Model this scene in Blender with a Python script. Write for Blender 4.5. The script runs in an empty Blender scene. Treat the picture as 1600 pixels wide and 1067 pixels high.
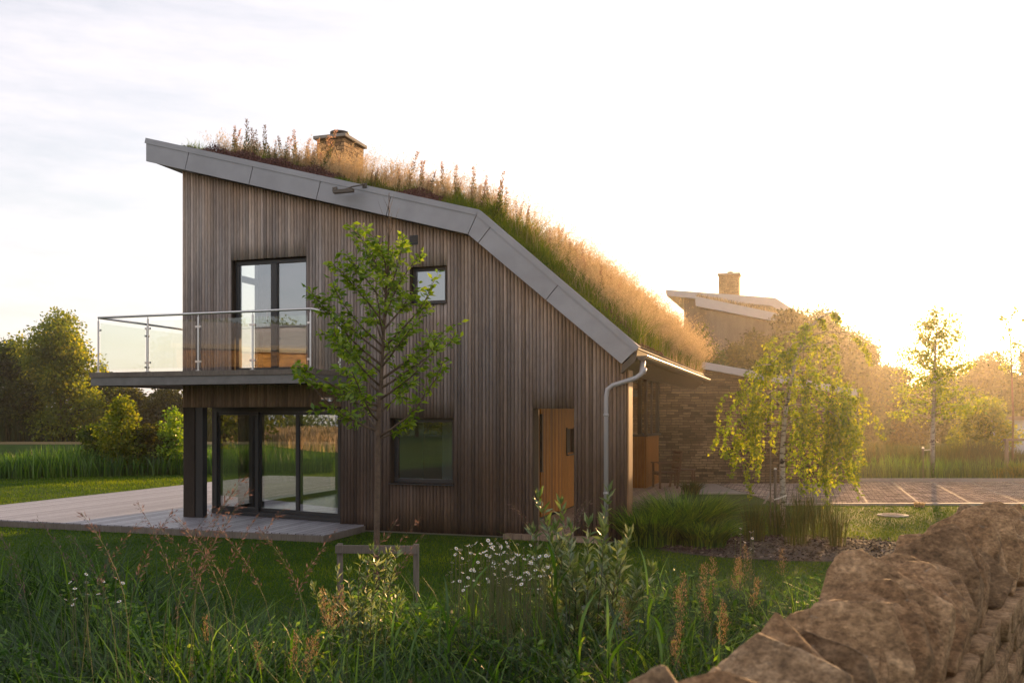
import bpy, bmesh, math, random
import numpy as np
from mathutils import Vector, Matrix, noise

R = math.radians
RS = np.random.RandomState
scene = bpy.context.scene
col = scene.collection

# ------------------------------------------------------------------ camera, sky, sun, exposure
cam_d = bpy.data.cameras.new("camera")
cam_d.sensor_width = 36.0
cam_d.lens = 1406.0 / 1600.0 * 36.0
cam_d.shift_y = 116.5 / 1600.0
cam_d.clip_start = 0.05
cam_d.clip_end = 2000.0
cam_d.dof.use_dof = True
cam_d.dof.focus_distance = 13.5
cam_d.dof.aperture_fstop = 5.6
cam = bpy.data.objects.new("camera", cam_d)
cam.location = (0.0, 0.0, 1.95)
cam.rotation_euler = (R(90), 0.0, 0.0)
col.objects.link(cam)
scene.camera = cam

SUN_AZ, SUN_EL = 24.8, 9.5
world = bpy.data.worlds.new("World")
scene.world = world
world.use_nodes = True
wn, wl = world.node_tree.nodes, world.node_tree.links
wn.clear()
w_out = wn.new("ShaderNodeOutputWorld")
w_bg = wn.new("ShaderNodeBackground")
w_sky = wn.new("ShaderNodeTexSky")
w_sky.sky_type = 'NISHITA'
w_sky.sun_disc = False
w_sky.sun_elevation = R(SUN_EL)
w_sky.sun_rotation = R(SUN_AZ)
w_sky.air_density = 1.0
w_sky.dust_density = 2.5
w_sky.ozone_density = 1.5
w_bg.inputs["Strength"].default_value = 0.098
# thin high veil of cirrus: streaky noise on the sky direction
w_tc = wn.new("ShaderNodeTexCoord")
w_map = wn.new("ShaderNodeMapping")
w_map.inputs["Rotation"].default_value = (0, 0, R(-18))
w_map.inputs["Scale"].default_value = (2.2, 6.0, 16.0)
w_noise = wn.new("ShaderNodeTexNoise")
w_noise.inputs["Scale"].default_value = 2.2
w_noise.inputs["Detail"].default_value = 7.0
w_noise.inputs["Roughness"].default_value = 0.62
w_ramp = wn.new("ShaderNodeMapRange")
w_ramp.inputs[1].default_value = 0.3
w_ramp.inputs[2].default_value = 0.75
w_ramp.inputs[3].default_value = 0.42
w_ramp.inputs[4].default_value = 0.74
w_mix = wn.new("ShaderNodeMix")
w_mix.data_type = 'RGBA'
w_mix.inputs["B"].default_value = (6.2, 5.7, 5.8, 1)
wl.new(w_tc.outputs["Generated"], w_map.inputs["Vector"])
wl.new(w_map.outputs["Vector"], w_noise.inputs["Vector"])
wl.new(w_noise.outputs["Fac"], w_ramp.inputs[0])
wl.new(w_ramp.outputs[0], w_mix.inputs["Factor"])
wl.new(w_sky.outputs["Color"], w_mix.inputs["A"])
wl.new(w_mix.outputs["Result"], w_bg.inputs["Color"])
wl.new(w_bg.outputs["Background"], w_out.inputs["Surface"])

sun_d = bpy.data.lights.new("sun", 'SUN')
sun_d.energy = 5.0
sun_d.angle = R(0.6)
sun_d.color = (1.0, 0.57, 0.24)
sun = bpy.data.objects.new("sun", sun_d)
a_, e_ = R(SUN_AZ), R(SUN_EL)
SUN_DIR = Vector((math.sin(a_) * math.cos(e_), math.cos(a_) * math.cos(e_), math.sin(e_)))
sun.rotation_euler = SUN_DIR.to_track_quat('Z', 'Y').to_euler()
sun.location = (30, 60, 30)
col.objects.link(sun)

vs = scene.view_settings
vs.view_transform = 'Standard'
vs.look = 'None'
vs.exposure = 1.12
vs.gamma = 1.0
vs.use_curve_mapping = False
scene.render.engine = 'CYCLES'
scene.cycles.max_bounces = 10
scene.cycles.diffuse_bounces = 3
scene.cycles.glossy_bounces = 3
scene.cycles.transmission_bounces = 6
scene.cycles.transparent_max_bounces = 16
scene.cycles.volume_bounces = 0
scene.cycles.sample_clamp_indirect = 4.0
scene.cycles.caustics_reflective = False
scene.cycles.caustics_refractive = False

# ------------------------------------------------------------------ object helpers
def tag(o, label=None, cat=None, group=None, kind=None):
    if label: o["label"] = label
    if cat: o["category"] = cat
    if group: o["group"] = group
    if kind: o["kind"] = kind
    return o

def link(o, parent=None):
    col.objects.link(o)
    if parent is not None:
        o.parent = parent
    return o

def empty(name, loc=(0, 0, 0), rz=0.0, **kw):
    o = bpy.data.objects.new(name, None)
    o.location = loc
    o.rotation_euler = (0, 0, rz)
    o.empty_display_size = 0.2
    link(o)
    return tag(o, **kw)

def copy_tree(o, parent=None):
    c = o.copy()
    col.objects.link(c)
    c.parent = parent
    for ch in list(o.children):
        copy_tree(ch, c)
    return c

class MB:
    """collects polygons for one mesh"""
    def __init__(s):
        s.v, s.f, s.m = [], [], []
    def add(s, vs_, fs, m=0):
        b = len(s.v)
        s.v.extend([tuple(p) for p in vs_])
        s.f.extend([tuple(i + b for i in f) for f in fs])
        s.m.extend([m] * len(fs))
        return s
    def hexa(s, c, m=0):
        # c: bottom 4 (ccw from above) then top 4
        return s.add(c, [(3, 2, 1, 0), (4, 5, 6, 7), (0, 1, 5, 4), (1, 2, 6, 5), (2, 3, 7, 6), (3, 0, 4, 7)], m)
    def box(s, x0, x1, y0, y1, z0, z1, m=0):
        return s.hexa([(x0, y0, z0), (x1, y0, z0), (x1, y1, z0), (x0, y1, z0),
                       (x0, y0, z1), (x1, y0, z1), (x1, y1, z1), (x0, y1, z1)], m)
    def tube(s, pts, rad, n=8, m=0, cap=True):
        pts = [Vector(p) for p in pts]
        if not hasattr(rad, '__len__'): rad = [rad] * len(pts)
        vs_, prev = [], None
        for i, p in enumerate(pts):
            d = (pts[min(i + 1, len(pts) - 1)] - pts[max(i - 1, 0)])
            d = d.normalized() if d.length > 1e-9 else Vector((0, 0, 1))
            if prev is None:
                a = d.orthogonal().normalized()
            else:
                a = prev - d * prev.dot(d)
                a = a.normalized() if a.length > 1e-6 else d.orthogonal().normalized()
            prev = a
            b = d.cross(a)
            for k in range(n):
                t = 2 * math.pi * k / n
                vs_.append(p + (a * math.cos(t) + b * math.sin(t)) * rad[i])
        fs = []
        for i in range(len(pts) - 1):
            for k in range(n):
                k2 = (k + 1) % n
                fs.append((i * n + k, i * n + k2, (i + 1) * n + k2, (i + 1) * n + k))
        if cap:
            fs.append(tuple(reversed(range(n))))
            fs.append(tuple(range((len(pts) - 1) * n, len(pts) * n)))
        return s.add(vs_, fs, m)
    def lathe(s, c, prof, n=16, m=0):
        vs_, fs = [], []
        for r, z in prof:
            for k in range(n):
                t = 2 * math.pi * k / n
                vs_.append((c[0] + r * math.cos(t), c[1] + r * math.sin(t), c[2] + z))
        for i in range(len(prof) - 1):
            for k in range(n):
                k2 = (k + 1) % n
                fs.append((i * n + k, i * n + k2, (i + 1) * n + k2, (i + 1) * n + k))
        fs.append(tuple(reversed(range(n))))
        fs.append(tuple(range((len(prof) - 1) * n, len(prof) * n)))
        return s.add(vs_, fs, m)
    def prism(s, poly, y0, y1, m=0):
        """poly in (x,z), ccw seen from -y; extruded in y"""
        n = len(poly)
        vs_ = [(x, y0, z) for x, z in poly] + [(x, y1, z) for x, z in poly]
        fs = [tuple(range(n)), tuple(reversed(range(n, 2 * n)))]
        for i in range(n):
            j = (i + 1) % n
            fs.append((j, i, i + n, j + n))
        return s.add(vs_, fs, m)
    def build(s, name, mats, parent=None, smooth=False, bevel=0.0, kind=None):
        me = bpy.data.meshes.new(name)
        me.from_pydata(s.v, [], s.f)
        if not isinstance(mats, (list, tuple)): mats = [mats]
        for mt in mats: me.materials.append(mt)
        if len(mats) > 1: me.polygons.foreach_set("material_index", s.m)
        if smooth: me.polygons.foreach_set("use_smooth", [True] * len(me.polygons))
        me.update()
        o = bpy.data.objects.new(name, me)
        link(o, parent)
        if bevel:
            b = o.modifiers.new("bevel", 'BEVEL')
            b.width = bevel; b.segments = 2; b.limit_method = 'ANGLE'
        if kind: o["kind"] = kind
        return o

def np_mesh(name, verts, quads, mat, parent=None, rnd=None, colr=None, smooth=False, kind=None):
    """verts (N,3), quads (M,k) numpy; rnd (N,) float attribute; colr (N,3) colour attribute"""
    me = bpy.data.meshes.new(name)
    nv, nf, k = len(verts), len(quads), quads.shape[1]
    me.vertices.add(nv)
    me.vertices.foreach_set("co", np.ascontiguousarray(verts, dtype=np.float32).ravel())
    me.loops.add(nf * k)
    me.loops.foreach_set("vertex_index", np.ascontiguousarray(quads, dtype=np.int32).ravel())
    me.polygons.add(nf)
    me.polygons.foreach_set("loop_start", np.arange(0, nf * k, k, dtype=np.int32))
    me.polygons.foreach_set("loop_total", np.full(nf, k, dtype=np.int32))
    if smooth: me.polygons.foreach_set("use_smooth", np.ones(nf, dtype=bool))
    me.materials.append(mat)
    if rnd is not None:
        at = me.attributes.new("rnd", 'FLOAT', 'POINT')
        at.data.foreach_set("value", np.ascontiguousarray(rnd, dtype=np.float32))
    if colr is not None:
        at = me.attributes.new("col", 'FLOAT_COLOR', 'POINT')
        c4 = np.ones((nv, 4), dtype=np.float32); c4[:, :3] = colr
        at.data.foreach_set("color", c4.ravel())
    me.update()
    me.validate()
    o = bpy.data.objects.new(name, me)
    link(o, parent)
    if kind: o["kind"] = kind
    return o

def unit(a):
    return a / np.maximum(np.linalg.norm(a, axis=-1, keepdims=True), 1e-9)

def blades(rs, base, h, w, bend, az=None, nseg=3, rnd=None, face=None, droop=0.35):
    """tapered curved grass blades -> verts, quads, rnd"""
    n = len(base)
    h = np.broadcast_to(h, n); w = np.broadcast_to(w, n); bend = np.broadcast_to(bend, n)
    if az is None: az = rs.uniform(0, 2 * np.pi, n)
    if rnd is None: rnd = rs.uniform(0, 1, n)
    fa = az + np.pi / 2 + rs.uniform(-0.9, 0.9, n)
    t = np.linspace(0, 1, nseg + 1)[None, :]
    wid = np.where(t < 0.5, 0.75 + 0.5 * t, (1.0 - t) * 2.0)
    wid = np.clip(wid, 0.06, 1)
    cx = base[:, 0:1] + np.cos(az)[:, None] * (bend * h)[:, None] * t ** 2
    cy = base[:, 1:2] + np.sin(az)[:, None] * (bend * h)[:, None] * t ** 2
    cz = base[:, 2:3] + h[:, None] * (t - droop * bend[:, None] * t ** 2.5)
    ox = np.cos(fa)[:, None] * w[:, None] * wid * 0.5
    oy = np.sin(fa)[:, None] * w[:, None] * wid * 0.5
    L = np.stack([cx - ox, cy - oy, cz], -1)
    Rr = np.stack([cx + ox, cy + oy, cz], -1)
    V = np.stack([L, Rr], 2).reshape(n, -1, 3)
    m = V.shape[1]
    q = []
    for i in range(nseg):
        q.append([2 * i, 2 * i + 1, 2 * i + 3, 2 * i + 2])
    Q = (np.array(q)[None] + (np.arange(n) * m)[:, None, None]).reshape(-1, 4)
    return V.reshape(-1, 3), Q, np.repeat(rnd, m)

def leaves(rs, pos, dirv, length, width, rnd=None, fold=0.15):
    """rhombic leaf quads"""
    n = len(pos)
    length = np.broadcast_to(length, n)[:, None]; width = np.broadcast_to(width, n)[:, None]
    d = unit(dirv)
    side = unit(np.cross(d, unit(rs.normal(size=(n, 3)) + np.array([0, 0, 0.9]))))
    nor = np.cross(side, d)
    mid = pos + d * length * 0.45 + nor * width * fold
    V = np.stack([pos, mid - side * width * 0.5, pos + d * length, mid + side * width * 0.5], 1).reshape(-1, 3)
    Q = np.arange(4 * n).reshape(n, 4)
    if rnd is None: rnd = rs.uniform(0, 1, n)
    return V, Q, np.repeat(rnd, 4)

def join(parts):
    V, Q, Rr, b = [], [], [], 0
    for v, q, r in parts:
        V.append(v); Q.append(q + b); Rr.append(r); b += len(v)
    return np.concatenate(V), np.concatenate(Q), np.concatenate(Rr)

# ------------------------------------------------------------------ materials
def new_mat(name):
    m = bpy.data.materials.new(name)
    m.use_nodes = True
    nt = m.node_tree
    nt.nodes.clear()
    out = nt.nodes.new("ShaderNodeOutputMaterial")
    return m, nt.nodes, nt.links, out

def ramp(N, L, fac, stops):
    r = N.new("ShaderNodeValToRGB")
    els = r.color_ramp.elements
    while len(els) < len(stops): els.new(0.5)
    for e, (p, c) in zip(els, stops):
        e.position = p; e.color = (*c, 1)
    L.new(fac, r.inputs["Fac"])
    return r.outputs["Color"]

def tex_noise(N, L, vec, scale, detail=4, rough=0.55, mapscale=None):
    if mapscale is not None:
        mp = N.new("ShaderNodeMapping"); mp.inputs["Scale"].default_value = mapscale
        L.new(vec, mp.inputs["Vector"]); vec = mp.outputs["Vector"]
    t = N.new("ShaderNodeTexNoise")
    t.inputs["Scale"].default_value = scale; t.inputs["Detail"].default_value = detail
    t.inputs["Roughness"].default_value = rough
    L.new(vec, t.inputs["Vector"])
    return t.outputs["Fac"]

def mixc(N, L, fac, a, b, mode='MIX'):
    m = N.new("ShaderNodeMix"); m.data_type = 'RGBA'; m.blend_type = mode
    for sock, val in (("Factor", fac), ("A", a), ("B", b)):
        if isinstance(val, (int, float)): m.inputs[sock].default_value = val
        elif isinstance(val, tuple): m.inputs[sock].default_value = (*val, 1)
        else: L.new(val, m.inputs[sock])
    return m.outputs["Result"]

def bump(N, L, height, strength, dist, nrm=None):
    b = N.new("ShaderNodeBump"); b.inputs["Strength"].default_value = strength
    b.inputs["Distance"].default_value = dist
    L.new(height, b.inputs["Height"])
    if nrm is not None: L.new(nrm, b.inputs["Normal"])
    return b.outputs["Normal"]

def principled(N, L, out, color, rough=0.6, metal=0.0, nrm=None, spec=0.5):
    p = N.new("ShaderNodeBsdfPrincipled")
    if isinstance(color, tuple): p.inputs["Base Color"].default_value = (*color, 1)
    else: L.new(color, p.inputs["Base Color"])
    if isinstance(rough, (int, float)): p.inputs["Roughness"].default_value = rough
    else: L.new(rough, p.inputs["Roughness"])
    p.inputs["Metallic"].default_value = metal
    p.inputs["Specular IOR Level"].default_value = spec
    if nrm is not None: L.new(nrm, p.inputs["Normal"])
    L.new(p.outputs[0], out.inputs["Surface"])
    return p

def plain(name, color, rough=0.6, metal=0.0, var=0.15, scale=6.0, bstr=0.15, bdist=0.003):
    m, N, L, out = new_mat(name)
    tc = N.new("ShaderNodeTexCoord")
    n = tex_noise(N, L, tc.outputs["Object"], scale, 6, 0.65)
    c = ramp(N, L, n, [(0.25, tuple(x * (1 - var) for x in color)), (0.75, tuple(min(1, x * (1 + var)) for x in color))])
    principled(N, L, out, c, rough, metal, bump(N, L, n, bstr, bdist) if bstr else None)
    return m

def foliage(name, stops, trans=0.5, rough=0.5, gloss=0.06, tcol=None):
    m, N, L, out = new_mat(name)
    at = N.new("ShaderNodeAttribute"); at.attribute_name = "rnd"
    c = ramp(N, L, at.outputs["Fac"], stops)
    d = N.new("ShaderNodeBsdfDiffuse"); L.new(c, d.inputs["Color"])
    t = N.new("ShaderNodeBsdfTranslucent")
    tc_ = mixc(N, L, 1.0, c, tcol or (1.5, 1.35, 0.55), 'MULTIPLY')
    L.new(tc_, t.inputs["Color"])
    a = N.new("ShaderNodeMixShader"); a.inputs[0].default_value = trans
    L.new(d.outputs[0], a.inputs[1]); L.new(t.outputs[0], a.inputs[2])
    g = N.new("ShaderNodeBsdfGlossy"); g.inputs["Roughness"].default_value = rough
    g.inputs["Color"].default_value = (0.9, 0.9, 0.9, 1)
    b = N.new("ShaderNodeMixShader"); b.inputs[0].default_value = gloss
    L.new(a.outputs[0], b.inputs[1]); L.new(g.outputs[0], b.inputs[2])
    L.new(b.outputs[0], out.inputs["Surface"])
    return m

def wood(name, dark, light, rough=0.7, scale=1.0, attr=False, spec=0.25):
    m, N, L, out = new_mat(name)
    tc = N.new("ShaderNodeTexCoord")
    g = tex_noise(N, L, tc.outputs["Object"], 10 * scale, 8, 0.7, (9, 9, 0.7))
    g2 = tex_noise(N, L, tc.outputs["Object"], 1.1 * scale, 4, 0.6, (3, 3, 0.6))
    if attr:
        at = N.new("ShaderNodeAttribute"); at.attribute_name = "col"
        gr = ramp(N, L, g, [(0.25, (0.55, 0.53, 0.52)), (0.5, (0.95, 0.95, 0.95)), (0.8, (1.35, 1.3, 1.25))])
        c = mixc(N, L, 1.0, at.outputs["Color"], gr, 'MULTIPLY')
        g3 = ramp(N, L, g2, [(0.3, (0.75, 0.75, 0.78)), (0.7, (1.2, 1.18, 1.15))])
        c = mixc(N, L, 1.0, c, g3, 'MULTIPLY')
    else:
        c = ramp(N, L, g, [(0.25, dark), (0.75, light)])
        g3 = ramp(N, L, g2, [(0.3, (0.75, 0.72, 0.7)), (0.7, (1.15, 1.12, 1.1))])
        c = mixc(N, L, 1.0, c, g3, 'MULTIPLY')
    principled(N, L, out, c, rough, 0, bump(N, L, g, 0.35, 0.004), spec)
    return m

def stone_courses(name, c1, c2, mortar, bw=0.34, rh=0.075, warm=None):
    m, N, L, out = new_mat(name)
    tc = N.new("ShaderNodeTexCoord")
    sp = N.new("ShaderNodeSeparateXYZ"); L.new(tc.outputs["Object"], sp.inputs[0])
    ad = N.new("ShaderNodeMath"); ad.operation = 'ADD'
    L.new(sp.outputs[0], ad.inputs[0]); L.new(sp.outputs[1], ad.inputs[1])
    wob = tex_noise(N, L, tc.outputs["Object"], 3.5, 3)
    w2 = N.new("ShaderNodeMath"); w2.operation = 'MULTIPLY_ADD'; w2.inputs[1].default_value = 0.06
    L.new(wob, w2.inputs[0]); L.new(sp.outputs[2], w2.inputs[2])
    cb = N.new("ShaderNodeCombineXYZ"); L.new(ad.outputs[0], cb.inputs[0]); L.new(w2.outputs[0], cb.inputs[1])
    br = N.new("ShaderNodeTexBrick")
    br.inputs["Scale"].default_value = 1.0
    br.inputs["Brick Width"].default_value = bw; br.inputs["Row Height"].default_value = rh
    br.inputs["Mortar Size"].default_value = 0.009; br.inputs["Mortar Smooth"].default_value = 0.6
    br.inputs["Bias"].default_value = 0.0
    br.inputs["Color1"].default_value = (0, 0, 0, 1); br.inputs["Color2"].default_value = (1, 1, 1, 1)
    br.inputs["Mortar"].default_value = (0.5, 0.5, 0.5, 1)
    br.offset = 0.37; br.squash = 0.7; br.squash_frequency = 3
    L.new(cb.outputs[0], br.inputs["Vector"])
    cc = ramp(N, L, br.outputs["Color"], [(0.0, c1), (0.45, c2), (1.0, warm or c2)])
    n = tex_noise(N, L, tc.outputs["Object"], 14, 8, 0.7)
    nn = ramp(N, L, n, [(0.25, (0.6, 0.6, 0.6)), (0.75, (1.35, 1.32, 1.28))])
    cc = mixc(N, L, 1.0, cc, nn, 'MULTIPLY')
    big = tex_noise(N, L, tc.outputs["Object"], 0.9, 3)
    bb = ramp(N, L, big, [(0.35, (0.72, 0.72, 0.72)), (0.65, (1.15, 1.13, 1.1))])
    cc = mixc(N, L, 1.0, cc, bb, 'MULTIPLY')
    cc = mixc(N, L, br.outputs["Fac"], cc, mortar)
    inv = N.new("ShaderNodeMath"); inv.operation = 'MULTIPLY_ADD'; inv.inputs[1].default_value = -1.0
    L.new(br.outputs["Fac"], inv.inputs[0]); L.new(n, inv.inputs[2])
    principled(N, L, out, cc, 0.9, 0, bump(N, L, inv.outputs[0], 0.9, 0.02), 0.2)
    return m

def rubble(name):
    m, N, L, out = new_mat(name)
    tc0 = N.new("ShaderNodeTexCoord"); oi = N.new("ShaderNodeObjectInfo")
    va = N.new("ShaderNodeVectorMath"); va.operation = 'MULTIPLY_ADD'
    va.inputs[1].default_value = (1, 1, 1)
    sc = N.new("ShaderNodeMath"); sc.operation = 'MULTIPLY'; sc.inputs[1].default_value = 37.0
    L.new(oi.outputs["Random"], sc.inputs[0]); mpv = N.new('ShaderNodeMapping'); mpv.inputs['Scale'].default_value = (1.0, 1.0, 1.5)
    L.new(tc0.outputs["Object"], mpv.inputs['Vector']); L.new(mpv.outputs[0], va.inputs[0]); L.new(sc.outputs[0], va.inputs[2])
    n1 = tex_noise(N, L, va.outputs[0], 11, 10, 0.72)
    n2 = tex_noise(N, L, va.outputs[0], 60, 6, 0.7)
    n3 = tex_noise(N, L, va.outputs[0], 18, 4, 0.6)
    c = ramp(N, L, n1, [(0.3, (0.10, 0.068, 0.04)), (0.48, (0.29, 0.195, 0.11)), (0.68, (0.55, 0.40, 0.25))])
    c = mixc(N, L, 1.0, c, ramp(N, L, oi.outputs['Random'], [(0.0, (0.5, 0.45, 0.4)), (0.3, (1.15, 1.05, 0.95)), (0.55, (0.75, 0.62, 0.5)), (0.8, (1.3, 1.2, 1.1)), (1.0, (0.95, 0.98, 1.0))]), 'MULTIPLY')
    c = mixc(N, L, 0.75, c, ramp(N, L, n2, [(0.35, (0.35, 0.33, 0.32)), (0.65, (1.45, 1.42, 1.35))]), 'MULTIPLY')
    lich = N.new("ShaderNodeMapRange"); lich.inputs[1].default_value = 0.66; lich.inputs[2].default_value = 0.72
    L.new(n3, lich.inputs[0])
    lf = N.new("ShaderNodeMath"); lf.operation = 'MULTIPLY'; lf.inputs[1].default_value = 0.45
    L.new(lich.outputs[0], lf.inputs[0])
    c = mixc(N, L, lf.outputs[0], c, (0.30, 0.29, 0.24))
    nr = bump(N, L, n1, 0.8, 0.03)
    nr = bump(N, L, n2, 0.9, 0.008, nr)
    principled(N, L, out, c, 0.85, 0, nr, 0.25)
    return m

def glass(name, tint=(0.93, 0.96, 0.95), f0=0.2, rough=0.0):
    m, N, L, out = new_mat(name)
    ge = N.new("ShaderNodeNewGeometry")
    dp = N.new("ShaderNodeVectorMath"); dp.operation = 'DOT_PRODUCT'
    L.new(ge.outputs["Normal"], dp.inputs[0]); L.new(ge.outputs["Incoming"], dp.inputs[1])
    def mth(op, a, b=None):
        q = N.new("ShaderNodeMath"); q.operation = op
        for i, x in enumerate((a, b)):
            if x is None: continue
            if isinstance(x, (int, float)): q.inputs[i].default_value = x
            else: L.new(x, q.inputs[i])
        return q.outputs[0]
    c = mth('SUBTRACT', 1.0, mth('ABSOLUTE', dp.outputs["Value"]))
    fr = mth('MINIMUM', mth('ADD', mth('MULTIPLY', mth('POWER', c, 5.0), 1.0 - f0), f0), 1.0)
    t = N.new("ShaderNodeBsdfTransparent"); t.inputs["Color"].default_value = (*tint, 1)
    g = N.new("ShaderNodeBsdfGlossy"); g.inputs["Roughness"].default_value = rough
    g.inputs["Color"].default_value = (0.95, 0.97, 1.0, 1)
    mx = N.new("ShaderNodeMixShader")
    L.new(fr, mx.inputs[0]); L.new(t.outputs[0], mx.inputs[1]); L.new(g.outputs[0], mx.inputs[2])
    L.new(mx.outputs[0], out.inputs["Surface"])
    return m

def ground_mat(name, c1, c2, c3, scale=0.5, bs=0.6):
    m, N, L, out = new_mat(name)
    tc = N.new("ShaderNodeTexCoord")
    n1 = tex_noise(N, L, tc.outputs["Object"], scale, 5, 0.6)
    n2 = tex_noise(N, L, tc.outputs["Object"], 45, 5, 0.75, (1, 0.6, 1))
    c = ramp(N, L, n1, [(0.3, c1), (0.55, c2), (0.75, c3)])
    c = mixc(N, L, 0.8, c, ramp(N, L, n2, [(0.3, (0.45, 0.45, 0.45)), (0.7, (1.5, 1.5, 1.4))]), 'MULTIPLY')
    principled(N, L, out, c, 0.9, 0, bump(N, L, n2, bs, 0.03), 0.1)
    return m

def setts_mat():
    m, N, L, out = new_mat("paver_setts")
    tc = N.new("ShaderNodeTexCoord")
    mp = N.new("ShaderNodeMapping"); mp.inputs["Rotation"].default_value = (0, 0, R(18.1))
    L.new(tc.outputs["Object"], mp.inputs["Vector"])
    br = N.new("ShaderNodeTexBrick")
    br.inputs["Scale"].default_value = 1.0
    br.inputs["Brick Width"].default_value = 0.22; br.inputs["Row Height"].default_value = 0.12
    br.inputs["Mortar Size"].default_value = 0.012; br.inputs["Mortar Smooth"].default_value = 0.5
    br.inputs["Color1"].default_value = (0.16, 0.125, 0.10, 1); br.inputs["Color2"].default_value = (0.42, 0.33, 0.27, 1)
    br.inputs["Mortar"].default_value = (0.05, 0.042, 0.035, 1)
    L.new(mp.outputs[0], br.inputs["Vector"])
    n = tex_noise(N, L, tc.outputs["Object"], 30, 5, 0.7)
    c = mixc(N, L, 0.9, br.outputs["Color"], ramp(N, L, n, [(0.35, (0.4, 0.4, 0.4)), (0.65, (1.6, 1.6, 1.6))]), 'MULTIPLY')
    inv = N.new("ShaderNodeMath"); inv.operation = 'MULTIPLY_ADD'; inv.inputs[1].default_value = -1.0
    L.new(br.outputs["Fac"], inv.inputs[0]); L.new(n, inv.inputs[2])
    principled(N, L, out, c, 1.0, 0, bump(N, L, inv.outputs[0], 0.9, 0.015), 0.0)
    return m

def deck_mat(name, c1, c2, pitch=0.145, gap=0.05):
    """boards running along local y, seams across local x; ridged tops"""
    m, N, L, out = new_mat(name)
    tc = N.new("ShaderNodeTexCoord")
    sp = N.new("ShaderNodeSeparateXYZ"); L.new(tc.outputs["Object"], sp.inputs[0])
    dv = N.new("ShaderNodeMath"); dv.operation = 'DIVIDE'; dv.inputs[1].default_value = pitch
    L.new(sp.outputs[0], dv.inputs[0])
    fl = N.new("ShaderNodeMath"); fl.operation = 'FLOOR'; L.new(dv.outputs[0], fl.inputs[0])
    wn_ = N.new("ShaderNodeTexWhiteNoise"); wn_.noise_dimensions = '1D'; L.new(fl.outputs[0], wn_.inputs["W"])
    g = tex_noise(N, L, tc.outputs["Object"], 8, 7, 0.7, (6, 0.6, 1))
    c = ramp(N, L, g, [(0.3, c1), (0.7, c2)])
    vr = ramp(N, L, wn_.outputs["Value"], [(0.0, (0.68, 0.67, 0.66)), (1.0, (1.2, 1.2, 1.2))])
    c = mixc(N, L, 1.0, c, vr, 'MULTIPLY')
    fr = N.new("ShaderNodeMath"); fr.operation = 'FRACT'; L.new(dv.outputs[0], fr.inputs[0])
    gp = N.new("ShaderNodeMath"); gp.operation = 'LESS_THAN'; gp.inputs[1].default_value = gap
    L.new(fr.outputs[0], gp.inputs[0])
    c = mixc(N, L, gp.outputs[0], c, (0.015, 0.013, 0.012))
    wv = N.new("ShaderNodeMath"); wv.operation = 'MULTIPLY'; wv.inputs[1].default_value = 2 * math.pi * 6
    L.new(dv.outputs[0], wv.inputs[0])
    sn = N.new("ShaderNodeMath"); sn.operation = 'SINE'; L.new(wv.outputs[0], sn.inputs[0])
    principled(N, L, out, c, 0.5, 0, bump(N, L, sn.outputs[0], 0.25, 0.003), 0.5)
    return m

M = {}
M['cladding'] = wood("weathered_cladding", None, None, 0.8, attr=True)
M['wood_dark'] = wood("dark_wood", (0.025, 0.018, 0.013), (0.06, 0.045, 0.035))
M['wood_orange'] = wood("oiled_cedar", (0.24, 0.075, 0.008), (0.66, 0.27, 0.04), 0.5, 0.6)
M['wood_orange_b'] = wood("oiled_cedar_dark", (0.15, 0.048, 0.009), (0.42, 0.17, 0.035), 0.5, 0.6)
M['wood_reveal'] = wood("sheltered_cedar", (0.16, 0.085, 0.04), (0.34, 0.19, 0.10), 0.6)
M['wood_grey'] = wood("grey_timber", (0.10, 0.085, 0.07), (0.24, 0.21, 0.18), 0.8)
M['wood_chair'] = wood("brown_timber", (0.07, 0.035, 0.018), (0.16, 0.085, 0.045), 0.6)
M['zinc'] = plain("grey_zinc", (0.34, 0.335, 0.35), 0.5, 0.15, 0.16, 1.6, 0.06)
M['zinc_light'] = plain("pale_zinc", (0.42, 0.41, 0.42), 0.45, 0.2, 0.08, 3.0, 0.06)
M['edge_metal'] = plain("weathered_steel_edge", (0.17, 0.165, 0.16), 0.5, 0.2, 0.25, 5.0, 0.1)
M['soffit'] = plain("dark_soffit", (0.05, 0.048, 0.05), 0.7)
M['gutter'] = plain("dark_gutter_metal", (0.10, 0.085, 0.07), 0.45, 0.6, 0.2, 8.0)
M['frame'] = plain("anthracite_frame", (0.022, 0.024, 0.027), 0.4, 0.0, 0.1)
M['steel'] = plain("brushed_steel", (0.62, 0.61, 0.60), 0.28, 0.9, 0.08, 20)
M['glass'] = glass("window_glass", (0.80, 0.84, 0.82), f0=0.32)
M['rail_glass'] = glass("railing_glass", (0.97, 0.985, 0.96), 0.05)
M['soil'] = plain("roof_soil", (0.05, 0.035, 0.022), 0.95, 0, 0.4, 12, 0.5, 0.02)
M['plaster'] = plain("pale_plaster", (0.35, 0.42, 0.47), 0.8, 0, 0.04)
M['floor_in'] = plain("polished_floor", (0.17, 0.19, 0.18), 0.25, 0, 0.1)
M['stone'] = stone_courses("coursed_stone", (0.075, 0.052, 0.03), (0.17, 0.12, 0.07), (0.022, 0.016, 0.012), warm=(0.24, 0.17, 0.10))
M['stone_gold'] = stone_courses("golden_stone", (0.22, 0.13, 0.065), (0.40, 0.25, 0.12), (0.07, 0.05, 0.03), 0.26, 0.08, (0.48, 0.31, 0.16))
M['concrete'] = plain("pale_concrete", (0.30, 0.27, 0.23), 0.85, 0, 0.15, 10, 0.3)
M['rubble'] = rubble("sandstone_rubble")
M['lawn'] = ground_mat("lawn_soil_and_turf", (0.016, 0.040, 0.005), (0.028, 0.066, 0.007), (0.050, 0.092, 0.010))
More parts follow.
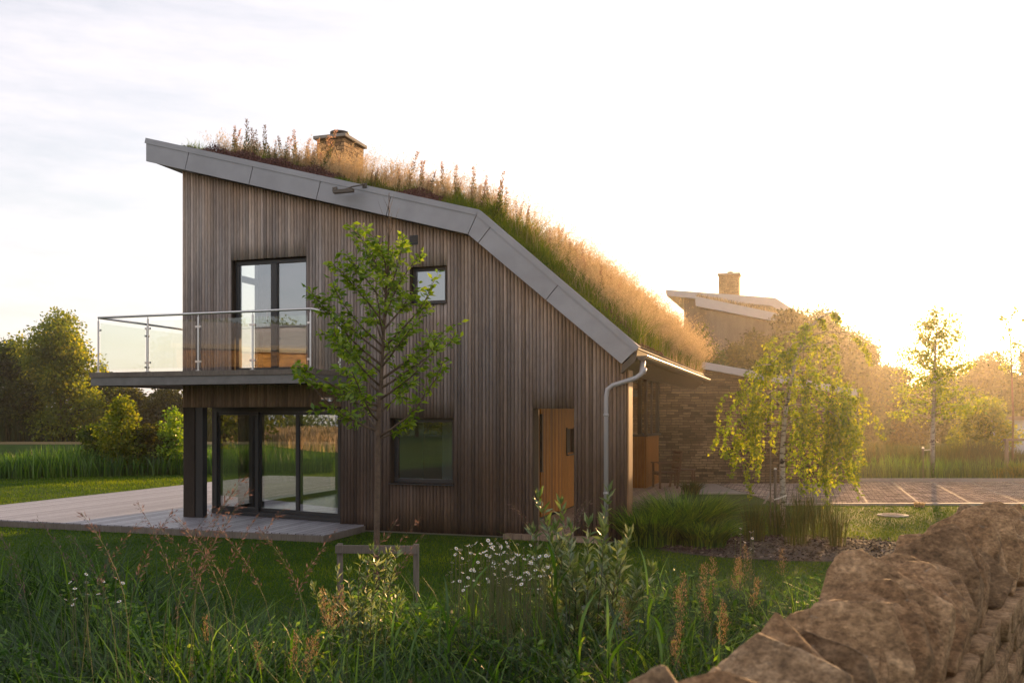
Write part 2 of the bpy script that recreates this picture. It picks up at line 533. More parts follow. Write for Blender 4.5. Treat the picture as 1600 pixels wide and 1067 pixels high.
M['meadow_soil'] = ground_mat("meadow_earth", (0.010, 0.014, 0.005), (0.016, 0.022, 0.008), (0.022, 0.03, 0.01), 2.0)
M['field'] = ground_mat("dry_field", (0.16, 0.12, 0.06), (0.22, 0.17, 0.09), (0.26, 0.2, 0.11), 0.3)
M['mulch'] = plain("bark_mulch", (0.035, 0.025, 0.02), 0.9, 0, 0.6, 30, 0.9, 0.03)
M['gravel'] = plain("gravel", (0.20, 0.17, 0.145), 0.9, 0, 0.5, 45, 0.9, 0.02)
M['setts'] = setts_mat()
M['deck'] = deck_mat("weathered_deck_boards", (0.20, 0.198, 0.22), (0.40, 0.39, 0.43), 0.145, 0.10)
M['porch_deck'] = deck_mat("sheltered_deck_boards", (0.20, 0.13, 0.09), (0.38, 0.27, 0.19))
M['bark'] = plain("brown_bark", (0.11, 0.075, 0.05), 0.9, 0, 0.45, 18, 0.8, 0.01)
M['bark_big'] = plain("tree_bark", (0.06, 0.045, 0.03), 0.9, 0, 0.4, 5, 0.8, 0.03)
def birch_bark():
    m, N, L, out = new_mat("birch_bark")
    tc = N.new("ShaderNodeTexCoord")
    n = tex_noise(N, L, tc.outputs["Object"], 9, 5, 0.6, (1, 1, 3.2))
    c = ramp(N, L, n, [(0.40, (0.04, 0.03, 0.025)), (0.47, (0.40, 0.35, 0.29)), (0.8, (0.62, 0.56, 0.48))])
    principled(N, L, out, c, 0.7, 0, bump(N, L, n, 0.3, 0.004), 0.3)
    return m
M['birch'] = birch_bark()
M['twig'] = plain("twig", (0.07, 0.045, 0.03), 0.8)
# leaf kinds
M['leaf_young'] = foliage("fresh_green_leaves", [(0.0, (0.06, 0.14, 0.006)), (0.5, (0.15, 0.28, 0.012)), (1.0, (0.30, 0.42, 0.03))], 0.5, 0.35, 0.035)
M['leaf_birch'] = foliage("birch_leaves", [(0.0, (0.08, 0.15, 0.006)), (0.6, (0.18, 0.26, 0.010)), (1.0, (0.36, 0.40, 0.015))], 0.65, 0.4, 0.02)
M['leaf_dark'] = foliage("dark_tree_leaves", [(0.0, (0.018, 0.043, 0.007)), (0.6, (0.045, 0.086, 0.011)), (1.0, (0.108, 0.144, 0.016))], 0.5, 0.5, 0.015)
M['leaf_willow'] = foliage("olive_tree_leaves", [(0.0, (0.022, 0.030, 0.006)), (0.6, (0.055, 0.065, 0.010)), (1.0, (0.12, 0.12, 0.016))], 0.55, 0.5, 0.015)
M['leaf_bright'] = foliage("yellow_green_leaves", [(0.0, (0.064, 0.112, 0.008)), (0.6, (0.160, 0.216, 0.011)), (1.0, (0.320, 0.320, 0.016))], 0.6, 0.45, 0.02)
M['leaf_silver'] = foliage("willow_shrub_leaves", [(0.0, (0.05, 0.11, 0.03)), (0.6, (0.13, 0.21, 0.07)), (1.0, (0.34, 0.40, 0.20))], 0.4, 0.3, 0.08)
M['grass'] = foliage("meadow_blades", [(0.0, (0.010, 0.032, 0.003)), (0.42, (0.020, 0.064, 0.006)), (0.66, (0.050, 0.135, 0.011)), (0.82, (0.13, 0.26, 0.020)), (0.92, (0.20, 0.30, 0.04)), (1.0, (0.30, 0.23, 0.09))], 0.45, 0.35, 0.035)
M['turf'] = foliage("lawn_blades", [(0.0, (0.022, 0.062, 0.004)), (0.5, (0.06, 0.125, 0.006)), (1.0, (0.19, 0.25, 0.015))], 0.55, 0.5, 0.01)
M['reed'] = foliage("reed_blades", [(0.0, (0.014, 0.055, 0.006)), (0.5, (0.045, 0.13, 0.012)), (0.8, (0.12, 0.25, 0.022)), (1.0, (0.22, 0.34, 0.05))], 0.5, 0.4, 0.035)
M['rush'] = foliage("dark_rush_blades", [(0.0, (0.014, 0.034, 0.006)), (0.6, (0.036, 0.062, 0.010)), (1.0, (0.098, 0.091, 0.020))], 0.45, 0.5, 0.02)
M['straw'] = foliage("blond_grass", [(0.0, (0.20, 0.16, 0.08)), (0.5, (0.46, 0.35, 0.20)), (1.0, (0.70, 0.54, 0.36))], 0.5, 0.6, 0.01, (1.05, 1.0, 0.85))
M['roof_green'] = foliage("roof_green_grass", [(0.0, (0.039, 0.098, 0.008)), (0.6, (0.104, 0.176, 0.010)), (1.0, (0.234, 0.260, 0.016))], 0.55, 0.5, 0.015)
M['sedum'] = foliage("red_sedum", [(0.0, (0.065, 0.023, 0.021)), (0.6, (0.143, 0.052, 0.042)), (1.0, (0.247, 0.117, 0.085))], 0.15, 0.6, 0.04, (1, 0.9, 0.8))
M['sedum_green'] = foliage("yellow_green_sedum", [(0.0, (0.06, 0.08, 0.01)), (1.0, (0.17, 0.17, 0.015))], 0.2, 0.6, 0.04)
M['herb'] = foliage("willowherb", [(0.0, (0.08, 0.14, 0.03)), (0.45, (0.16, 0.18, 0.06)), (0.8, (0.40, 0.26, 0.20)), (1.0, (0.58, 0.36, 0.32))], 0.55, 0.6, 0.01, (1.2, 1.05, 0.8))
M['plume'] = foliage("purple_brown_panicle", [(0.0, (0.06, 0.035, 0.032)), (1.0, (0.24, 0.15, 0.13))], 0.35, 0.6, 0.03, (1.0, 0.95, 0.85))
M['tan_plume'] = foliage("tan_seedhead", [(0.0, (0.22, 0.13, 0.05)), (1.0, (0.45, 0.31, 0.17))], 0.35, 0.6, 0.03, (1.1, 1.0, 0.8))
M['petal'] = foliage("white_petals", [(0.0, (0.72, 0.68, 0.60)), (1.0, (0.85, 0.82, 0.76))], 0.3, 0.6, 0.02, (1, 1, 0.95))
M['yolk'] = plain("daisy_centre", (0.55, 0.38, 0.04), 0.8)

# ------------------------------------------------------------------ the setting
# pond hollow on the left, otherwise flat
def ground_z(x, y):
    dx, dy = (x + 24) / 26.0, (y - 47) / 12.5
    d = np.sqrt(dx * dx + dy * dy)
    return -0.7 * np.clip((1.12 - d) / 0.25, 0, 1)
gx = np.concatenate([np.linspace(-150, -60, 19), np.linspace(-58, 14, 73), np.linspace(18, 150, 30)])
gy = np.concatenate([np.linspace(-150, 20, 24), np.linspace(21, 70, 50), np.linspace(74, 165, 20)])
XX, YY = np.meshgrid(gx, gy)
GV = np.stack([XX, YY, ground_z(XX, YY)], -1).reshape(-1, 3)
nx_, ny_ = len(gx), len(gy)
ii = (np.arange(ny_ - 1)[:, None] * nx_ + np.arange(nx_ - 1)[None]).ravel()
ground = np_mesh("ground", GV, np.stack([ii, ii + 1, ii + nx_ + 1, ii + nx_], 1), M['lawn'], smooth=True, kind='structure')

def sheet(name, pts, z, mat, kind='structure'):
    mb = MB()
    mb.add([(x, y, z) for x, y in pts], [tuple(range(len(pts)))])
    return mb.build(name, mat, kind=kind)

m_, N_, L_, out_ = new_mat("pond_water")
tcw = N_.new("ShaderNodeTexCoord")
nw = tex_noise(N_, L_, tcw.outputs["Object"], 1.2, 3, 0.5, (1, 3, 1))
principled(N_, L_, out_, (0.012, 0.016, 0.010), 0.06, 0, bump(N_, L_, nw, 0.05, 0.05), 0.6)
M['water'] = m_
sheet("water", [(-24 + 29 * math.cos(t), 47 + 14 * math.sin(t)) for t in np.linspace(0, 2 * math.pi, 41)[:-1]], -0.3, M['water'])
sheet("field", [(-80, 61.5), (2, 62.5), (2, 69), (-80, 69)], 0.012, M['field'])
# meadow strip in front, along the stone wall
md = [(-14, -3), (-0.4, -3)]
md += [(-0.6, 0.9), (0.25, 2.1), (1.2, 3.4), (2.1, 4.7), (2.6, 5.6), (2.4, 6.6), (1.2, 7.5), (0.0, 7.9), (-2.0, 7.8), (-4.2, 8.1), (-7, 8.4), (-14, 9.2)]
sheet("meadow_ground", md, 0.004, M['meadow_soil'])

# driveway, kerb, gravel strip, verge bed
mb = MB(); mb.box(5.9, 60, 19.75, 26.7, -0.1, 0.012); mb.build("driveway", M['setts'], kind='structure')
mb = MB(); mb.box(5.9, 60, 19.62, 19.75, -0.1, 0.05); mb.build("kerb", M['concrete'], kind='structure')
mb = MB(); mb.box(5.9, 60, 26.7, 26.84, -0.1, 0.10); mb.build("kerb", M['concrete'], kind='structure')
mb = MB()
for k in range(-3, 12):
    x0 = 9.0 + k * 1.15
    mb.add([(x0, 19.9, 0.016), (x0 + 0.05, 19.9, 0.016), (x0 + 2.2 + 0.05, 26.6, 0.016), (x0 + 2.2, 26.6, 0.016)], [(0, 1, 2, 3)])
mb.build("driveway_markings", M['gravel'], kind='structure')
sheet("gravel_strip", [(3.0, 22.6), (5.86, 22.6), (5.86, 25.95), (3.0, 25.95)], 0.006, M['gravel'])
mb = MB(); mb.box(3.6, 5.86, 22.48, 22.58, -0.1, 0.04); mb.build("kerb", M['concrete'], kind='structure')
sheet("flower_bed", [(6, 26.86), (60, 26.86), (60, 28.2), (20, 28.4), (6, 28.2)], 0.008, M['mulch'])
bed = [(4.2 + 1.95 * math.cos(t) + 0.15 * math.cos(3 * t), 13.3 + 1.25 * math.sin(t)) for t in np.linspace(0, 2 * math.pi, 33)[:-1]]
sheet("flower_bed", bed, 0.008, M['mulch'])

# bark chips on the bed: thin flat chips, nobody could count them
rs = RS(3)
n = 2600
t = rs.uniform(0, 2 * np.pi, n); rr = np.sqrt(rs.uniform(0, 1, n))
p = np.stack([4.2 + 2.0 * rr * np.cos(t), 13.3 + 1.28 * rr * np.sin(t), rs.uniform(0.012, 0.05, n)], 1)
dv = np.stack([rs.normal(size=n), rs.normal(size=n), rs.normal(size=n) * 0.35], 1)
V, Q, r_ = leaves(rs, p, dv, rs.uniform(0.04, 0.09, n), rs.uniform(0.015, 0.035, n))
M['chips'] = foliage("bark_chips", [(0.0, (0.02, 0.014, 0.011)), (0.7, (0.06, 0.045, 0.035)), (1.0, (0.22, 0.18, 0.15))], 0.0, 0.6, 0.02)
tag(np_mesh("bark_chips", V, Q, M['chips'], rnd=r_), 'dark bark chips covering the bed under the weeping birch', 'bark chips', kind='stuff')

# ------------------------------------------------------------------ the house
PX, PY, ANG = 0.335, 14.28, R(-18.1)
UX, UY, WX, WY = 0.9505, -0.3108, 0.3108, 0.9505
def W(s, v, z=0.0):
    return Vector((PX + s * UX + v * WX, PY + s * UY + v * WY, z))
def Wn(a):
    return np.stack([PX + a[:, 0] * UX + a[:, 1] * WX, PY + a[:, 0] * UY + a[:, 1] * WY, a[:, 2]], 1)

house = empty("timber_house", (PX, PY, 0), ANG,
              label="large weathered timber house with grassy roof and glass railed balcony", cat="house")
ROOF_T = [(-7.29, 6.98), (-0.85, 5.22), (1.72, 2.98)]
ROOF_B = [(-7.29, 6.58), (-1.03, 4.86), (1.46, 2.74)]
def lerp_prof(pts, s):
    if s <= pts[1][0]: a, b = pts[0], pts[1]
    else: a, b = pts[1], pts[2]
    return a[1] + (b[1] - a[1]) * (s - a[0]) / (b[0] - a[0])
def zb(s): return lerp_prof(ROOF_B, s)
def zt(s): return lerp_prof(ROOF_T, s)
OPEN = [(-5.6, -4.08, 2.72, 4.72), (-2.13, -1.50, 3.81, 4.42), (-2.50, -1.38, 0.83, 1.92), (0.0, 0.66, -0.05, 2.07)]
def base_z(s): return 2.11 if s < -3.45 else 0.03
def spans(s0, s1, top=True):
    sm = 0.5 * (s0 + s1)
    lo = base_z(sm)
    hi = min(zb(s0), zb(s1)) if top else None
    cuts = [(z0, z1) for a, b, z0, z1 in OPEN if sm > a and sm < b]
    cuts.sort()
    res, cur = [], lo
    for z0, z1 in cuts:
        if z0 > cur: res.append((cur, z0, False))
        cur = max(cur, z1)
    res.append((cur, None, True))
    return res

# structural wall behind the boards
brk = sorted({-6.65, -3.45, 1.50, -1.03} | {a for o in OPEN for a in o[:2]})
mb = MB()
for a, b in zip(brk[:-1], brk[1:]):
    for z0, z1, top in spans(a, b):
        za, zc = (zb(a), zb(b)) if top else (z1, z1)
        mb.hexa([(a, 0.025, z0), (b, 0.025, z0), (b, 0.30, z0), (a, 0.30, z0), (a, 0.025, za), (b, 0.025, zc), (b, 0.30, zc), (a, 0.30, za)])
# left flank upstairs, rear wall and right upper closure
for v0, v1, z0, z1 in ((0.30, 1.45, 2.5, None), (2.25, 9.0, 2.5, None), (1.45, 2.25, 2.5, 2.82), (1.45, 2.25, 5.15, None)):
    za, zc = (zb(-6.65), zb(-6.45)) if z1 is None else (z1, z1)
    mb.hexa([(-6.65, v0, z0), (-6.45, v0, z0), (-6.45, v1, z0), (-6.65, v1, z0), (-6.65, v0, za), (-6.45, v0, zc), (-6.45, v1, zc), (-6.65, v1, za)])
# rear gable, with a tall opening upstairs on the left for the back window
for (a, b, z0, z1) in [(-6.45, -5.9, 2.5, None), (-5.9, -2.9, 4.9, None), (-2.9, -1.03, 2.5, None), (-1.03, 1.3, 2.9, None),
                       (-3.0, -0.6, 0.0, 2.5)]:
    if z1 is None and zb(b) > z0:
        mb.hexa([(a, 8.8, z0), (b, 8.8, z0), (b, 9.0, z0), (a, 9.0, z0), (a, 8.8, zb(a)), (b, 8.8, zb(b)), (b, 9.0, zb(b)), (a, 9.0, zb(a))])
    elif z1 is not None:
        mb.box(a, b, 8.8, 9.0, z0, z1)
mb.build("wall", M['wood_dark'], house)

# vertical boards: every board cut to the roofline and round the openings
def board_mesh(name, s_from, s_to, pitch, gap, v_front, v_back, span_fn, parent, tone_fn, seed=1, dz=0.28, matm=None):
    rs = RS(seed)
    V, Q, C = [], [], []
    b = 0
    s = s_from
    while s < s_to - 0.01:
        wdt = min(pitch, s_to - s)
        a0, a1 = s, s + wdt - gap
        jit = rs.uniform(-0.004, 0.004)
        rb = rs.normal()
        for z0, z1, top in span_fn(a0, a1):
            za0, za1 = (zb(a0) - 0.004, zb(a1) - 0.004) if top else (z1, z1)
            nz = max(1, int((max(za0, za1) - z0) / dz))
            for k in range(nz + 1):
                f = k / nz
                l, r = z0 + (za0 - z0) * f, z0 + (za1 - z0) * f
                V += [(a0, v_back, l), (a0, v_front + jit, l), (a1, v_front + jit, r), (a1, v_back, r)]
                c = tone_fn(0.5 * (a0 + a1), 0.5 * (l + r), rb, rs)
                C += [c] * 4
            for k in range(nz):
                o = b + 4 * k
                Q += [(o + 1, o + 2, o + 6, o + 5), (o, o + 1, o + 5, o + 4), (o + 2, o + 3, o + 7, o + 6)]
            Q += [(b, b + 3, b + 2, b + 1), (b + 4 * nz, b + 4 * nz + 1, b + 4 * nz + 2, b + 4 * nz + 3)]
            b += 4 * (nz + 1)
        s += pitch
    return np_mesh(name, np.array(V), np.array(Q), matm or M['cladding'], parent, colr=np.array(C))

def tone(s, z, rb, rs):
    # sheltered new-looking cedar right under the eave and under sills; silver grey where rain reaches; brown low down
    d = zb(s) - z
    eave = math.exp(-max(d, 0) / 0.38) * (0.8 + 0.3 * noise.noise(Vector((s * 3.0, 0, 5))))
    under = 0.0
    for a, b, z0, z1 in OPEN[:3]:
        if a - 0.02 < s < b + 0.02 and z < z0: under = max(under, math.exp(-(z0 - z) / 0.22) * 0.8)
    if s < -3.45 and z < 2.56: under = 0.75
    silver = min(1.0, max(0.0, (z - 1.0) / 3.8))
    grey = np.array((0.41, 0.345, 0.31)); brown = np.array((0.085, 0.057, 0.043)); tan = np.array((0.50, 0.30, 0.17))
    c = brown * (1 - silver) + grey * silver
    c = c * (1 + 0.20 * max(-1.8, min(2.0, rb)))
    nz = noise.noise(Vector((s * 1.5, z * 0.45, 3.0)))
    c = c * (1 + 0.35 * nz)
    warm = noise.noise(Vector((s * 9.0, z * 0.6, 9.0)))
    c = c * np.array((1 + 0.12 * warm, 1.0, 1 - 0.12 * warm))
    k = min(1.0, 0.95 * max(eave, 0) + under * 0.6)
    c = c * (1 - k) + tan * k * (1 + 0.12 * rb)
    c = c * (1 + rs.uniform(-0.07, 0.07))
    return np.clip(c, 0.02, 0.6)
board_mesh("cladding", -6.65, 1.50, 0.061, 0.015, 0.0, 0.032, spans, house, tone, 4)

# plinth under the boards
mb = MB(); mb.box(-3.40, -0.02, 0.05, 0.28, -0.1, 0.03); mb.box(0.67, 1.49, 0.05, 0.28, -0.1, 0.03)
mb.build("plinth", M['concrete'], house)

# roof body and fascia
mb = MB()
poly = [(-7.27, 6.60), (-1.03, 4.88), (1.45, 2.76), (1.70, 2.97), (-0.855, 5.20), (-7.27, 6.95)]
mb.prism(poly, -0.17, 9.3, 0)
roof = mb.build("roof", M['soffit'], house)
mb = MB()
mb.add([(-7.2, -0.1, 6.975), (-0.85, -0.1, 5.235), (-0.85, 9.25, 5.235), (-7.2, 9.25, 6.975)], [(0, 1, 2, 3)])
mb.add([(-0.85, -0.1, 5.235), (1.68, -0.1, 3.025), (1.68, 9.25, 3.025), (-0.85, 9.25, 5.235)], [(0, 1, 2, 3)])
mb.build("soil_bed", M['soil'], roof)

def on_top(s): return (s, zt(s))
jt = [-7.29, -6.34, -5.01, -3.68, -2.37, -0.85]
mb = MB()
d1 = Vector((ROOF_T[1][0] - ROOF_T[0][0], ROOF_T[1][1] - ROOF_T[0][1])).normalized()
n1 = Vector((d1.y, -d1.x))
d2 = Vector((ROOF_T[2][0] - ROOF_T[1][0], ROOF_T[2][1] - ROOF_T[1][1])).normalized()
def bot_of(s, seg):
    """point on the lower fascia edge straight across the slope"""
    z = zt(s)
    B = ROOF_B[seg:seg + 2]
    bd = Vector((B[1][0] - B[0][0], B[1][1] - B[0][1]))
    nn = Vector((d1.y, -d1.x)) if seg == 0 else Vector((d2.y, -d2.x))
    # solve (s,z)+nn*t on the line
    den = nn.x * bd.y - nn.y * bd.x
    t = ((B[0][0] - s) * bd.y - (B[0][1] - z) * bd.x) / den
    return (s + nn.x * t, z + nn.y * t)
segs = []
for i in range(len(jt) - 1):
    A, B = on_top(jt[i]), on_top(jt[i + 1])
    a = (-7.29, 6.58) if i == 0 else bot_of(jt[i], 0)
    b = ROOF_B[1] if i == len(jt) - 2 else bot_of(jt[i + 1], 0)
    segs.append((A, B, b, a))
jt2 = [-0.85, -0.60, 0.51, 1.72]
for i in range(3):
    A, B = on_top(jt2[i]), on_top(jt2[i + 1])
    a = ROOF_B[1] if i == 0 else bot_of(jt2[i], 1)
    b = (1.46, 2.74) if i == 2 else bot_of(jt2[i + 1], 1)
    segs.append((A, B, b, a))
for A, B, b, a in segs:
    g = 0.006
    def inn(p, q): 
        v = Vector((q[0] - p[0], q[1] - p[1])).normalized() * g
        return (p[0] + v.x, p[1] + v.y)
    A2, B2, b2, a2 = inn(A, B), inn(B, A), inn(b, a), inn(a, b)
    mb.prism([a2, b2, B2, A2], -0.20, -0.172, 0)
fas = mb.build("fascia", M['zinc'], house, bevel=0.003)
# capping strip along the top edge, slightly proud
mb = MB()
for p, q, dd in ((ROOF_T[0], ROOF_T[1], d1), (ROOF_T[1], ROOF_T[2], d2)):
    nn = Vector((dd.y, -dd.x))
    o = 0.075
    P = [(p[0] + nn.x * o, p[1] + nn.y * o), (q[0] + nn.x * o, q[1] + nn.y * o), (q[0] - nn.x * 0.02, q[1] - nn.y * 0.02), (p[0] - nn.x * 0.02, p[1] - nn.y * 0.02)]
    mb.prism(P, -0.212, -0.203, 0)
    P2 = [(p[0] - nn.x * 0.002, p[1] - nn.y * 0.002), (q[0] - nn.x * 0.002, q[1] - nn.y * 0.002), (q[0] - nn.x * 0.02, q[1] - nn.y * 0.02), (p[0] - nn.x * 0.02, p[1] - nn.y * 0.02)]
    mb.prism(P2, -0.202, -0.08, 0)
mb.build("edge_trim", M['zinc'], fas)
# floodlight bracket on the fascia
mb = MB()
mb.tube([(-3.42, -0.21, 5.76), (-3.30, -0.42, 5.64), (-2.98, -0.42, 5.72), (-2.86, -0.21, 5.80)], 0.014, 6)
mb.box(-3.32, -2.96, -0.46, -0.38, 5.63, 5.69)
mb.box(-3.46, -3.38, -0.225, -0.203, 5.72, 5.80); mb.box(-2.90, -2.82, -0.225, -0.203, 5.74, 5.82)
mb.build("gable_lamp", M['gutter'], house, bevel=0.004)

# eaves gutter and downpipe
mb = MB()
nseg = 10
gv, gf = [], []
gc = (1.76, 2.86)
for y in (-0.16, 9.3):
    for rr_ in (0.075, 0.067):
        for k in range(nseg + 1):
            t = math.pi + math.pi * k / nseg
            gv.append((gc[0] + rr_ * math.cos(t), y, gc[1] + rr_ * math.sin(t)))
w_ = nseg + 1
for k in range(nseg):
    gf.append((k, k + 1, 2 * w_ + k + 1, 2 * w_ + k))
    gf.append((w_ + k + 1, w_ + k, 3 * w_ + k, 3 * w_ + k + 1))
gf.append((0, 2 * w_, 3 * w_, w_)); gf.append((w_ - 1, 2 * w_ - 1, 4 * w_ - 1, 3 * w_ - 1))
mb.add(gv, gf)
mb.add([(gc[0] + 0.075 * math.cos(math.pi + math.pi * k / nseg), -0.161, gc[1] + 0.075 * math.sin(math.pi + math.pi * k / nseg)) for k in range(nseg + 1)], [tuple(range(nseg + 1))])
mb.add([(gc[0] + 0.075 * math.cos(math.pi + math.pi * k / nseg), 9.301, gc[1] + 0.075 * math.sin(math.pi + math.pi * k / nseg)) for k in range(nseg + 1)], [tuple(reversed(range(nseg + 1)))])
mb.tube([(gc[0] + 0.078, -0.16, gc[1] + 0.003), (gc[0] + 0.078, 9.3, gc[1] + 0.003)], 0.009, 6)
mb.build("gutter", M['gutter'], house, smooth=False)
mb = MB()
mb.hexa([(1.44, -0.16, 2.60), (1.66, -0.16, 2.78), (1.66, 9.3, 2.78), (1.44, 9.3, 2.60), (1.46, -0.16, 2.73), (1.70, -0.16, 2.95), (1.70, 9.3, 2.95), (1.46, 9.3, 2.73)])
mb.build("eaves_board", M['gutter'], house)
mb = MB()
pts = []
path = [Vector((1.76, -0.02, 2.80)), Vector((1.74, -0.06, 2.60)), Vector((1.66, -0.10, 2.53)), Vector((1.30, -0.10, 2.42)), Vector((1.22, -0.10, 2.36)), Vector((1.20, -0.10, 2.24)), Vector((1.20, -0.10, 0.02))]
mb.tube(path, [0.04, 0.04, 0.036, 0.036, 0.036, 0.036, 0.036], 12)
mb.tube([(1.765, -0.02, 2.68), (1.755, -0.04, 2.60)], 0.05, 12)
for z in (1.95, 0.75): mb.tube([(1.2, -0.10, z), (1.2, -0.10, z + 0.035)], 0.044, 12); mb.box(1.19, 1.21, -0.10, 0.0, z + 0.005, z + 0.03)
mb.build("downpipe", M['zinc_light'], house, smooth=True)

# chimney
mb = MB(); mb.box(-5.64, -5.0, 3.0, 3.86, 6.0, 7.74)
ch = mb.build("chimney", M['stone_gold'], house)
mb = MB(); mb.box(-5.70, -4.94, 2.94, 3.92, 7.742, 7.81); mb.build("chimney_cap", M['concrete'], ch, bevel=0.008)
mb = MB(); mb.lathe((-5.30, 3.35, 7.812), [(0.16, 0), (0.15, 0.10), (0.20, 0.12), (0.20, 0.15), (0.0, 0.17)], 20); mb.build("flue_pot", M['gutter'], ch)

# windows and doors
def ring(mb, s0, s1, z0, z1, w, v0, v1, m=0):
    mb.box(s0, s1, v0, v1, z0, z0 + w, m); mb.box(s0, s1, v0, v1, z1 - w, z1, m)
    mb.box(s0, s0 + w, v0, v1, z0 + w, z1 - w, m); mb.box(s1 - w, s1, v0, v1, z0 + w, z1 - w, m)
def pane_mb(s0, s1, z0, z1, v):
    return MB().add([(s0, v, z0), (s1, v, z0), (s1, v, z1), (s0, v, z1)], [(0, 1, 2, 3)])

def window(s0, s1, z0, z1, w=0.055, vf=0.11, sill=True):
    mb = MB(); ring(mb, s0 + 0.002, s1 - 0.002, z0 + 0.002, z1 - 0.002, w, vf, vf + 0.07)
    fr = mb.build("window", M['frame'], house, bevel=0.004)
    pane_mb(s0 + w * 0.9, s1 - w * 0.9, z0 + w * 0.9, z1 - w * 0.9, vf + 0.035).build("pane", M['glass'], fr)
    if sill:
        mb = MB(); mb.box(s0 - 0.02, s1 + 0.02, -0.035, vf, z0 - 0.018, z0 + 0.0); mb.build("sill", M['frame'], fr, bevel=0.003)
    return fr
window(-2.13, -1.50, 3.81, 4.42)
window(-2.50, -1.38, 0.83, 1.92, 0.07, 0.16)

# upstairs balcony door: a pair of tall panes
mb = MB()
ring(mb, -5.59, -4.09, 2.74, 4.71, 0.07, 0.10, 0.17)
mb.box(-4.86, -4.74, 0.09, 0.165, 2.81, 4.64)
bd = mb.build("balcony_door", M['frame'], house, bevel=0.004)
pane_mb(-5.53, -4.85, 2.80, 4.65, 0.13).build("pane", M['glass'], bd)
pane_mb(-4.75, -4.15, 2.80, 4.65, 0.135).build("pane", M['glass'], bd)
MB().tube([(-4.90, 0.07, 3.62), (-4.90, 0.04, 3.64), (-4.90, 0.04, 3.80), (-4.90, 0.07, 3.82)], 0.009, 6).build("handle", M['steel'], bd)

# ground floor sliding doors, slightly skewed back under the upper floor
SA, SB = Vector((-6.50, 0.72)), Vector((-3.47, 0.10))
sd_dir = (SB - SA).normalized(); sd_n = Vector((-sd_dir.y, sd_dir.x))
def sk(t, o, z):
    p = SA + sd_dir * t + sd_n * o
    return (p.x, p.y, z)
SL = (SB - SA).length
def skbox(mb, t0, t1, o0, o1, z0, z1):
    mb.hexa([sk(t0, o0, z0), sk(t1, o0, z0), sk(t1, o1, z0), sk(t0, o1, z0), sk(t0, o0, z1), sk(t1, o0, z1), sk(t1, o1, z1), sk(t0, o1, z1)])
mb = MB()
skbox(mb, 0, SL, 0, 0.16, 0.12, 0.20); skbox(mb, 0, SL, 0, 0.16, 2.03, 2.108)
skbox(mb, 0, 0.06, 0.002, 0.158, 0.2, 2.03); skbox(mb, SL - 0.06, SL, 0.002, 0.158, 0.2, 2.03)
sld = mb.build("sliding_door", M['frame'], house, bevel=0.003)
for i, (a, b, o) in enumerate([(0.02, 1.10, 0.03), (1.03, 2.10, 0.09), (2.02, SL - 0.03, 0.03)]):
    mb = MB()
    for t0, t1, z0, z1 in [(a, b, 0.202, 0.27), (a, b, 1.97, 2.028), (a, a + 0.075, 0.27, 1.97), (b - 0.075, b, 0.27, 1.97)]:
        skbox(mb, t0, t1, o, o + 0.045, z0, z1)
    mb.build("door_leaf", M['frame'], sld, bevel=0.003)
    MB().add([sk(a + 0.07, o + 0.022, 0.262), sk(b - 0.07, o + 0.022, 0.262), sk(b - 0.07, o + 0.022, 1.98), sk(a + 0.07, o + 0.022, 1.98)], [(0, 1, 2, 3)]).build("pane", M['glass'], sld)
# corner post and side glazing along the terrace
mb = MB(); mb.box(-6.64, -6.40, 0.012, 0.22, 0.12, 2.108)
mb.build("corner_post", M['wood_dark'], house)
MB().box(-6.395, -6.24, 0.03, 0.16, 0.12, 2.106).build("corner_post", M['frame'], house)
mb = MB()
mb.box(-6.62, -6.52, 0.80, 5.6, 0.12, 0.20); mb.box(-6.62, -6.52, 0.80, 5.6, 2.30, 2.48)
for v in (0.80, 2.0, 3.8, 5.5): mb.box(-6.61, -6.53, v, v + 0.09, 0.2, 2.3)
sg = mb.build("side_glazing", M['frame'], house)
for v0, v1 in ((0.89, 2.0), (2.09, 3.8), (3.89, 5.5)):
    MB().add([(-6.57, v0, 0.2), (-6.57, v1, 0.2), (-6.57, v1, 2.3), (-6.57, v0, 2.3)], [(0, 1, 2, 3)]).build("pane", M['glass'], sg)
mb = MB(); mb.box(-6.64, -6.34, 5.62, 9.0, 0.0, 2.48); mb.build("stone_pier", M['stone'], house)
# room floors and ceilings
mb = MB(); mb.box(-6.5, -0.62, 0.32, 8.79, 0.0, 0.115); mb.build("room_floor", M['floor_in'], house)
mb = MB(); mb.box(-6.63, -0.55, 0.31, 8.79, 2.48, 2.70); mb.build("upper_floor", M['plaster'], house)
mb = MB(); mb.box(-6.62, -3.46, 0.03, 0.76, 2.112, 2.14); mb.build("porch_soffit", M['wood_dark'], house)
mb = MB()
mb.box(-3.38, -3.30, 0.31, 3.2, 0.12, 2.47)
mb.box(-3.38, -1.0, 4.4, 4.5, 0.12, 2.47)
mb.box(-6.44, -5.62, 2.6, 2.7, 2.71, 5.4); mb.box(-5.18, -4.6, 2.6, 2.7, 2.71, 5.4); mb.box(-5.62, -5.18, 2.6, 2.7, 4.42, 5.4)
mb.box(-5.62, -5.18, 2.6, 2.7, 4.12, 4.24)
mb.box(-4.6, -2.4, 5.0, 5.1, 2.71, 5.3)
mb.box(-2.9, -2.8, 0.31, 5.0, 2.71, 5.0)
mb.build("room_partition", M['plaster'], house)
mb = MB(); mb.box(-6.60, -6.54, 1.451, 1.51, 2.821, 5.149); mb.box(-6.60, -6.54, 2.19, 2.249, 2.821, 5.149); mb.box(-6.60, -6.54, 1.51, 2.19, 2.821, 2.88); mb.box(-6.60, -6.54, 1.51, 2.19, 5.09, 5.149); mb.box(-6.605, -6.535, 1.51, 2.19, 4.62, 4.74)
sw = mb.build("flank_window", M['frame'], house)
